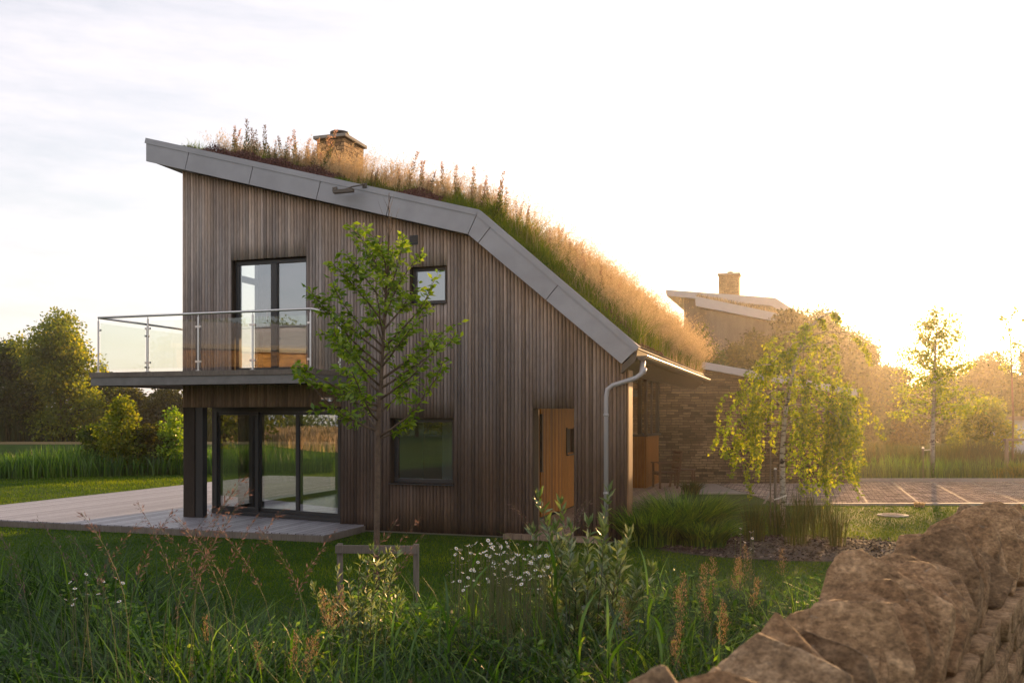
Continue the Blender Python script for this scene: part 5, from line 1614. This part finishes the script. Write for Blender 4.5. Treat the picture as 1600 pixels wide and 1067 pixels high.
RP = [(700, 5.2, 1.0), (735, 6.0, 1.05), (775, 4.6, 0.8), (815, 6.6, 1.1), (868, 6.0, 1.2), (905, 5.0, 1.0), (950, 4.6, 1.05), (1012, 5.4, 1.15), (1035, 5.0, 0.9), (640, 4.8, 0.8), (612, 5.6, 0.9), (520, 4.6, 0.75),
      (455, 5.2, 0.8), (400, 4.4, 0.7), (330, 5.0, 0.85), (285, 4.2, 0.6), (225, 5.0, 0.7), (150, 4.4, 0.65), (90, 5.2, 0.7), (40, 4.2, 0.6), (1075, 5.6, 0.8), (1110, 6.2, 0.8), (680, 3.9, 0.6), (560, 3.9, 0.6), (790, 3.9, 0.6), (880, 4.0, 0.65)]
def side_word(px):
    return 'left' if px < 400 else 'middle' if px < 800 else 'right'
for i, (px, d_, sc) in enumerate(RP):
    o = protos[i % 4] if i < 4 else copy_tree(protos[i % 4])
    o.location = (at(px, d_), d_, 0); o.rotation_euler = (0, 0, rs.uniform(0, 6.28)); o.scale = (sc, sc, sc)
    tag(o, 'broad-bladed reed in the %s of the foreground meadow' % side_word(px), 'reed', 'reeds in the %s of the meadow' % side_word(px))

# ------------------------------------------------------------------ flowering grasses
def arching_panicle(seed, h, mat, droopy=True, dens=90):
    """tall culm bending over at the top with a feathery head"""
    rs = RS(seed)
    pts = []
    lean = rs.uniform(0.05, 0.12)
    for k in range(13):
        t = k / 12
        bend = max(0, t - 0.62) / 0.38
        dx = lean * h * t + (0.24 * bend ** 1.4 if droopy else 0.03 * bend)
        dz = h * t - (0.13 * bend ** 2.2 if droopy else 0)
        pts.append(Vector((dx, 0, dz)))
    mb = MB(); mb.tube(pts, [0.0022 * (1 - 0.6 * k / 12) for k in range(13)], 4)
    P, D = [], []
    for j in range(dens):
        t = rs.uniform(8.6, 12) if droopy else rs.uniform(9.2, 12)
        k = int(min(t, 11.99)); q = pts[k].lerp(pts[k + 1], t - k)
        ax = (pts[k + 1] - pts[k]).normalized()
        r_ = (0.011 if droopy else 0.022) * (1.2 - (t - 8) / 5)
        off = Vector((rs.normal(), rs.normal(), rs.normal())) * r_
        P.append(tuple(q + off)); D.append(tuple(ax * 0.8 + off.normalized() * 0.5 + Vector((0, 0, -0.25 if droopy else 0.2))))
    P, D = np.array(P), np.array(D)
    V, Q, rr_ = leaves(rs, P, D, rs.uniform(0.010, 0.022, len(P)) * (1.7 if droopy else 1.0), 0.0065 if droopy else 0.0045)
    return mb, (V, Q, rr_)
def plume_set(name, label_fn, cat, groupfn, spots, nproto, h, mat, droopy, seed, dens):
    rs = RS(seed); pr = []
    for k in range(nproto):
        mb, (V, Q, r_) = arching_panicle(seed * 10 + k, h, mat, droopy, dens)
        root = empty(name, (0, 0, 0), label='x', cat=cat)
        mb.build("stalk", M['straw_stalk'], root); np_mesh("seedhead", V, Q, M[mat], root, rnd=r_)
        pr.append(root)
    for i, (px, d_, sc, az) in enumerate(spots):
        o = pr[i] if i < nproto else copy_tree(pr[i % nproto])
        o.location = (at(px, d_), d_, 0); o.rotation_euler = (0, 0, az); o.scale = (sc, sc, sc)
        tag(o, label_fn(px), cat, groupfn(px))
M['straw_stalk'] = plain("grass_stalk", (0.10, 0.11, 0.035), 0.7, 0, 0.2, 20, 0)
rs = RS(68)
sp = []
for px, dd, sc in [(165, 4.6, .95), (185, 4.4, 1.0), (215, 4.5, .98), (236, 4.6, 1.0), (258, 4.5, 1.04), (272, 4.7, 1.0), (282, 4.4, 1.06), (290, 4.6, 1.1), (300, 4.5, 1.0), (318, 4.5, .98), (335, 4.6, 1.0), (350, 4.4, .95), (372, 4.5, .97), (395, 4.6, .95), (430, 4.4, .93),
                   (455, 4.6, .94), (500, 4.5, .93), (530, 4.4, .95), (548, 4.6, .95), (570, 4.5, .9), (105, 4.6, .95), (60, 4.5, .9), (240, 4.3, .85), (200, 4.7, .88), (850, 6.2, .92), (878, 6.3, .9), (862, 5.8, .93)]:
    sp.append((px, dd, sc * 1.42 / 1.55, rs.choice([0.0, 0.2, 3.0, 3.3, -0.3, 0.5, 2.7])))
plume_set("arching_grass", lambda px: ('purple-brown arching grass plume against the pale terrace and sliding doors' if px < 700 else 'purple-brown arching grass plume before the porch opening'), 'grass plume',
          lambda px: 'arching plumes before the terrace' if px < 700 else 'arching plumes before the porch', sp, 5, 1.76, 'plume', True, 7, 60)
sp = []
for px, dd, sc in [(325, 5.5, .75), (420, 5.0, .7), (447, 4.8, .78), (470, 4.6, .8), (480, 5.2, .7), (515, 5.4, .85), (530, 5.2, .95), (545, 5.6, .9), (300, 5.0, .6), (380, 4.2, .5), (620, 4.6, .6), (1060, 5.8, .95), (1078, 5.5, .9), (1092, 6.0, .95), (1110, 6.2, .98), (1122, 5.7, .85),
                   (1140, 6.4, .95), (1155, 6.6, .92), (1165, 6.1, .85), (1180, 6.9, .95), (1225, 7.2, .9), (1130, 5.3, .8), (1148, 5.6, .8), (1040, 5.0, .8), (985, 5.6, .8), (1072, 4.9, .72)]:
    sp.append((px, dd, sc, rs.uniform(0, 6.28)))
plume_set("seeding_grass", lambda px: ('tan feathery seedhead in the dark left part of the meadow' if px < 700 else 'tan feathery seedhead at the meadow end beside the stone wall'), 'grass seedhead',
          lambda px: 'tan seedheads on the left of the meadow' if px < 700 else 'tan seedheads beside the stone wall', sp, 5, 1.0, 'tan_plume', False, 8, 170)

# ------------------------------------------------------------------ daisies
def daisy(seed):
    rs = RS(seed)
    V, F, Mi = [], [], []
    mb = MB()
    h = 0.9
    mb.tube([(0, 0, 0), (0.02, 0.01, 0.45), (0.03, 0, 0.9)], 0.0022, 4, m=0)
    tilt = Matrix.Rotation(rs.uniform(0.3, 0.9), 3, Vector((1, rs.normal() * 0.5, 0)).normalized())
    c = Vector((0.03, 0, 0.9))
    for k in range(13):
        a = 2 * math.pi * k / 13
        u = Vector((math.cos(a), math.sin(a), 0)); s = Vector((-math.sin(a), math.cos(a), 0))
        pts = [u * 0.005, u * 0.009 + s * 0.0027, u * 0.0145, u * 0.009 - s * 0.0027]
        mb.add([c + tilt @ (p + Vector((0, 0, -0.10 * p.length))) for p in pts], [(0, 1, 2, 3)], 1)
    ring_ = [c + tilt @ Vector((0.0048 * math.cos(t), 0.0048 * math.sin(t), 0.002)) for t in np.linspace(0, 6.28, 9)[:-1]]
    mb.add(ring_ + [c + tilt @ Vector((0, 0, 0.005))], [(i_, (i_ + 1) % 8, 8) for i_ in range(8)], 2)
    return mb
dp = [daisy(400 + k).build("oxeye_daisy", [M['straw_stalk'], M['petal_plain'], M['yolk']]) for k in range(5)]
rs = RS(71); k = 0
def put_daisy(px, py, d_, lb, grp):
    global k
    z = 1.95 - (py - 650) * d_ / 1406
    if z < 0.15: return
    o = dp[k] if k < 5 else dp[k % 5].copy()
    if k >= 5: col.objects.link(o)
    f = z / 0.9
    o.location = (at(px, d_), d_, 0); o.scale = (1.0, 1.0, f); o.rotation_euler = (0, 0, rs.uniform(0, 6.28))
    tag(o, lb, 'daisy', grp); k += 1
for i in range(170):
    px = 700 + 165 * rs.beta(1.6, 1.5); py = 838 + 80 * rs.beta(1.3, 1.6) + abs(px - 770) * 0.22
    put_daisy(px, py, rs.uniform(5.6, 7.0), 'white oxeye daisy in the big drift left of the tall willow shrub', 'daisies in the big drift')
for i in range(16):
    put_daisy(rs.uniform(100, 185), rs.uniform(895, 945), rs.uniform(5.0, 6.0), 'white oxeye daisy in the small dim patch on the left of the meadow', 'daisies in the left patch')
for i in range(10):
    put_daisy(1170 + rs.normal() * 12, rs.uniform(825, 860), rs.uniform(7.5, 8.2), 'small white daisy beside the rush clumps', 'daisies beside the rushes')

# ------------------------------------------------------------------ planting on the roof
def roof_pt(rs, n, s0, s1, v0, v1):
    s = rs.uniform(s0, s1, n); v = rs.uniform(v0, v1, n)
    z = np.where(s < -0.85, 5.22 + (s + 0.85) * (6.98 - 5.22) / (-7.29 + 0.85), 5.22 + (s + 0.85) * (2.98 - 5.22) / (1.72 + 0.85))
    return s, v, z + 0.01
def roof_blades(name, n, s0, s1, v0, v1, h0, h1, w, mat, label, cat, seed, bend=(0.1, 0.7), keep=None, spread=0.0):
    rs = RS(seed)
    s, v, z = roof_pt(rs, n, s0, s1, v0, v1)
    if keep is not None:
        kk = keep(s, v, rs); s, v, z = s[kk], v[kk], z[kk]
    n = len(s)
    cl = 0.5 + 0.5 * np.sin(s * 3.1 + 1.3 * np.sin(v * 2.2) + seed) * np.cos(v * 2.7 + s)
    h = (h0 + (h1 - h0) * rs.uniform(0, 1, n)) * (0.65 + 0.5 * cl)
    h *= np.clip((v + 0.35) / 0.8, 0.45, 1) * (0.75 + 0.5 * np.sin(s * 6.3 + v * 1.1) * np.sin(v * 5.1 + s * 2))
    P = Wn(np.stack([s, v, z], 1))
    V, Q, r_ = blades(rs, P, h, rs.uniform(0.7, 1.3, n) * w, rs.uniform(*bend, n), nseg=3, rnd=np.clip(0.7 * rs.uniform(0, 1, n) + 0.3 * cl, 0, 1))
    return V, Q, r_
def roof_stuff(name, parts, mat, label, cat):
    V, Q, r_ = join(parts)
    return tag(np_mesh(name, V, Q, M[mat], rnd=r_), label, cat, kind='stuff')
# green under-layer on both slopes
roof_stuff("roof_grass", [
    roof_blades("", 60000, -0.95, 1.66, -0.08, 9.2, 0.15, 0.55, 0.010, '', '', '', 501, (0.2, 1.0)),
    roof_blades("", 22000, -3.6, -0.8, -0.08, 3.0, 0.10, 0.46, 0.010, '', '', '', 502, (0.1, 0.8), keep=lambda s, v, r: (v > 0.35) | (s > -1.6) | ((s < -3.2))),
    roof_blades("", 14000, -6.9, -3.6, 0.25, 3.0, 0.08, 0.38, 0.008, '', '', '', 503, (0.1, 0.8)),
], 'roof_green', 'green grass growing on the timber house roof', 'roof grass')
# blond feathery grass, thick on the steep slope and round the chimney
def feather(seed, n, s0, s1, v0, v1, h0, h1, keep=None, fan=0.16, per=16):
    """culms topped by airy panicles"""
    rs = RS(seed)
    s, v, z = roof_pt(rs, n, s0, s1, v0, v1)
    if keep is not None:
        kk = keep(s, v, rs); s, v, z = s[kk], v[kk], z[kk]
    n = len(s)
    P = Wn(np.stack([s, v, z], 1)); h = rs.uniform(h0, h1, n) * (0.85 + 0.30 * np.sin(s * 5.0 + v * 0.8 + seed) * np.sin(v * 3.7 + s * 1.7))
    lean = rs.normal(size=(n, 2)) * 0.22 + np.array([0.12, 0.0])
    az = np.arctan2(lean[:, 1], lean[:, 0]); bd = np.hypot(lean[:, 0], lean[:, 1]) * 1.4
    parts = [blades(rs, P, h, 0.0032, bd, az=az, nseg=3, rnd=rs.uniform(0.2, 1, n), droop=0.2)]
    # head
    m = n * per
    i_ = np.repeat(np.arange(n), per)
    t = rs.uniform(0.70, 1.02, m)
    q = P[i_].copy()
    q[:, 0] += np.cos(az[i_]) * (bd * h)[i_] * t ** 2; q[:, 1] += np.sin(az[i_]) * (bd * h)[i_] * t ** 2
    q[:, 2] += h[i_] * t * (1 - 0.2 * bd[i_] * t)
    q += rs.normal(size=(m, 3)) * 0.016 * (1.25 - t)[:, None] * 2.2
    D = rs.normal(size=(m, 3)) * 0.5 + np.array([0.1, 0, 0.9])
    parts.append(leaves(rs, q, D, rs.uniform(0.018, 0.045, m), 0.007, rnd=rs.uniform(0.3, 1, m)))
    return join(parts)
edge = lambda s, v, r: (r.uniform(0, 1, len(s)) < np.clip((s + 1.0) / 1.2, 0.10, 1) * np.clip(0.35 + v * 0.25, 0, 1))
roof_stuff("blond_roof_grass", [
    feather(511, 13000, -1.2, 1.68, 0.15, 9.2, 0.42, 0.92, keep=edge),
    feather(512, 3500, 0.6, 1.72, 3.0, 9.3, 0.40, 0.75),
    feather(513, 2200, -5.3, -4.0, 0.7, 2.4, 0.35, 0.75),
    feather(514, 3600, -4.2, -1.0, 0.3, 2.6, 0.35, 0.80),
    feather(515, 1500, -6.6, -5.0, 0.6, 2.4, 0.35, 0.60),
], 'straw', 'blond feathery grass on the steep roof slope and round the chimney', 'roof grass')
# low sedum mats along the front edge
def mat_of(seed, n, s0, s1, v0, v1, hmax):
    rs = RS(seed)
    s, v, z = roof_pt(rs, n, s0, s1, v0, v1)
    cl = 0.5 + 0.5 * np.sin(s * 9 + seed) * np.sin(v * 11)
    f = rs.uniform(0, 1, n) ** 0.6 * hmax * (0.6 + 0.6 * cl) * np.clip((v - v0) / 0.15, 0.25, 1) * np.clip(np.minimum(s - s0, s1 - s) / 0.2, 0.2, 1)
    P = Wn(np.stack([s, v, z + f], 1)); D = rs.normal(size=(n, 3)) * 0.8 + np.array([0, 0, 0.8])
    return leaves(rs, P, D, rs.uniform(0.02, 0.04, n), rs.uniform(0.012, 0.02, n))
roof_stuff("red_sedum", [mat_of(521, 15000, -6.35, -3.45, -0.06, 0.6, 0.19), mat_of(522, 5200, -2.45, -1.45, -0.06, 0.5, 0.18), mat_of(523, 1500, -6.9, -6.5, 0.3, 0.9, 0.10), mat_of(524, 5000, 0.9, 1.68, 0.0, 2.6, 0.16)], 'sedum', 'mats of dark red sedum along the front edge of the roof', 'sedum')
roof_stuff("green_sedum", [mat_of(531, 2600, -2.95, -2.45, -0.06, 0.5, 0.13), mat_of(532, 1200, -6.8, -6.4, -0.05, 0.4, 0.08), mat_of(533, 1500, 0.3, 0.6, 0.0, 0.5, 0.15)], 'sedum_green', 'yellow-green sedum cushions on the front edge of the roof', 'sedum')

# tall flowering willowherb stems, individuals
def herb_mesh(seed, h):
    rs = RS(seed)
    mb = MB(); lean = rs.uniform(0.0, 0.28); wv = rs.uniform(-1, 1)
    pts = [Vector((lean * h * (k / 6) ** 1.5, 0.03 * wv * math.sin(k), h * k / 6)) for k in range(7)]
    mb.tube(pts, [0.005 * (1 - 0.7 * k / 6) for k in range(7)], 4)
    n = int(300 * h)
    t = rs.uniform(0.12, 1.0, n)
    P, D = [], []
    for tt in t:
        k = min(5, int(tt * 6)); q = pts[k].lerp(pts[k + 1], tt * 6 - k)
        a = rs.uniform(0, 6.28); r_ = 0.014 + 0.05 * (1 - tt) + 0.012 * rs.normal()
        P.append((q.x + math.cos(a) * r_ * 0.4, q.y + math.sin(a) * r_ * 0.4, q.z)); D.append((math.cos(a), math.sin(a), 0.9 + rs.normal() * 0.3))
    P, D = np.array(P), np.array(D)
    L_ = (0.07 - 0.04 * t) * rs.uniform(0.7, 1.3, n)
    V, Q, r_ = leaves(rs, P, D, L_, L_ * 0.38, rnd=np.clip(t * 0.9 + rs.normal(size=n) * 0.12, 0, 1))
    return mb, (V, Q, r_)
hp = []
for k_ in range(5):
    mb, (V, Q, r_) = herb_mesh(540 + k_, 0.8)
    root = empty("willowherb", (0, 0, 0), label='x', cat='wildflower')
    mb.build("stem", M['twig'], root); np_mesh("flower_spike", V, Q, M['herb'], root, rnd=r_)
    hp.append(root)
rs = RS(73); cnt = 0
def herb(s, v, sc, lb, grp):
    global cnt
    o = hp[cnt] if cnt < 5 else copy_tree(hp[cnt % 5])
    cnt += 1
    q = W(s, v, zt(s)); sc *= (1.0 if s < -3.7 else 0.85); o.location = q; o.rotation_euler = (0, 0, rs.uniform(-2.2, 2.2)); o.scale = (sc, sc, sc)
    tag(o, lb, 'wildflower', grp)
for s in [-6.30, -6.22, -6.05, -5.85, -5.76, -5.70, -5.62, -5.52, -5.45, -5.36, -5.28, -5.18, -5.1, -6.12, -5.9]:
    herb(s, rs.uniform(0.5, 1.3), rs.uniform(0.65, 1.12), 'pinkish flower spike in the group nearest the high end of the roof', 'spikes at the high end of the roof')
for s in np.linspace(-5.0, -3.75, 20):
    herb(s + rs.normal() * 0.10, rs.uniform(0.4, 1.4), rs.uniform(0.4, 1.2), 'pinkish flower spike in the group just left of the big chimney', 'spikes left of the chimney')
for s in np.linspace(-3.0, -0.9, 40):
    herb(s + rs.normal() * 0.14, rs.uniform(0.3, 1.5), rs.uniform(0.4, 1.15) * (0.7 + 0.5 * math.sin(s * 5) ** 2), 'reddish flower spike between the big chimney and the bend of the roof', 'spikes between chimney and roof bend')
for i in range(60):
    herb(rs.uniform(-0.9, 0.9), rs.uniform(1.0, 6.5), rs.uniform(0.7, 1.12), 'thin flower spike standing out of the blond grass on the steep roof slope', 'spikes on the steep roof slope')

# sedge fringe on the far house roof
rs = RS(75); n = 2500
P = np.stack([rs.uniform(-0.9, 4.1, n), rs.uniform(-1.55, -0.5, n), np.zeros(n)], 1); P[:, 2] = 7.98 - (P[:, 0] + 0.9) * 0.25
ca, sa = math.cos(ANG), math.sin(ANG)
PW = np.stack([at(1120, 47) + P[:, 0] * ca - P[:, 1] * sa, 47 + P[:, 0] * sa + P[:, 1] * ca, P[:, 2]], 1)
V, Q, r_ = blades(rs, PW, rs.uniform(0.15, 0.4, n), 0.02, rs.uniform(0.1, 0.6, n), nseg=2)
tag(np_mesh("far_roof_grass", V, Q, M['straw'], rnd=r_), 'blond grass on the lower roof of the far house', 'roof grass', kind='stuff')

# ------------------------------------------------------------------ the garden's other side, seen only mirrored in the panes
rs = RS(91)
BT = [(-44, 8, 9.5, 4.2), (-48, -4, 8.5, 4.0), (-54, -18, 11.5, 5.2), (-56, -28, 10.5, 5.0), (-48, -36, 11.5, 5.4), (-38, -42, 10.6, 5.0), (-26, -48, 11.5, 5.4), (-13, -48, 10, 4.8), (-58, 14, 9.6, 4.6)]
BW = ['nearest the mirrored gable', 'low one before the mirrored gable', 'left of the mirrored gable', 'second left of the mirrored gable', 'in the far corner', 'beyond the far corner', 'behind the road', 'at the road bend', 'furthest along the pond']
for i, (x_, y_, h_, r_) in enumerate(BT):
    big_tree("garden_tree", x_, y_, h_, r_, 'sunlit tree on the other side of the garden, ' + BW[i], mat='leaf_bright', seed=700 + i, leaf=0.32, n=8000, trunk_r=0.2, crown_lo=0.04, group='trees mirrored in the panes')
rs = RS(95); n = 60000
x = rs.uniform(-80, -20, n); y = rs.uniform(-50, 5, n)
ok = (np.hypot(x - PX, y - PY) > 36) & ((15 - y) / (-x - 3) < 0.93) & (np.hypot(x + 38, y + 6.5) > 9)
x, y = x[ok], y[ok]; n = len(x)
V, Q, r_ = blades(rs, np.stack([x, y, np.zeros(n)], 1), rs.uniform(0.5, 1.2, n), 0.10, rs.uniform(0.1, 0.6, n), nseg=2)
tag(np_mesh("hay_meadow", V, Q, M['straw'], rnd=r_), 'sunlit uncut hay on the far side of the garden, mirrored in the ground floor panes', 'hay', kind='stuff')
gh = empty("gable_house", (-38, -6.5, 0), R(-54.7) + R(90) + R(180), label='golden stone gable house seen only as a reflection in the balcony glass', cat='house')
MB().prism([(-4.0, 0), (4.0, 0), (4.0, 4.6), (1.0, 7.2), (-4.0, 5.6)], -0.1, 8).build("wall", M['stone_gold'], gh)
MB().prism([(-4.4, 5.55), (1.0, 7.25), (4.4, 4.3), (4.45, 4.55), (1.0, 7.5), (-4.45, 5.8)], -0.4, 8.2).build("roof", M['zinc'], gh)

# ------------------------------------------------------------------ evening air
if True:
    mb = MB(); mb.box(-152, 152, -152, 167, -1.8, 14.0)
    hz = mb.build("haze", M['soil'], kind='stuff')
    hm = bpy.data.materials.new("evening_haze"); hm.use_nodes = True
    hn = hm.node_tree.nodes; hn.clear()
    ho = hn.new("ShaderNodeOutputMaterial"); hv = hn.new("ShaderNodeVolumePrincipled")
    hv.inputs["Color"].default_value = (1.0, 0.95, 0.88, 1); hv.inputs["Density"].default_value = 0.0005
    hv.inputs["Anisotropy"].default_value = 0.82
    hm.node_tree.links.new(hv.outputs[0], ho.inputs["Volume"])
    hz.data.materials.clear(); hz.data.materials.append(hm)
    tag(hz, 'golden evening haze hanging over the garden', 'haze')
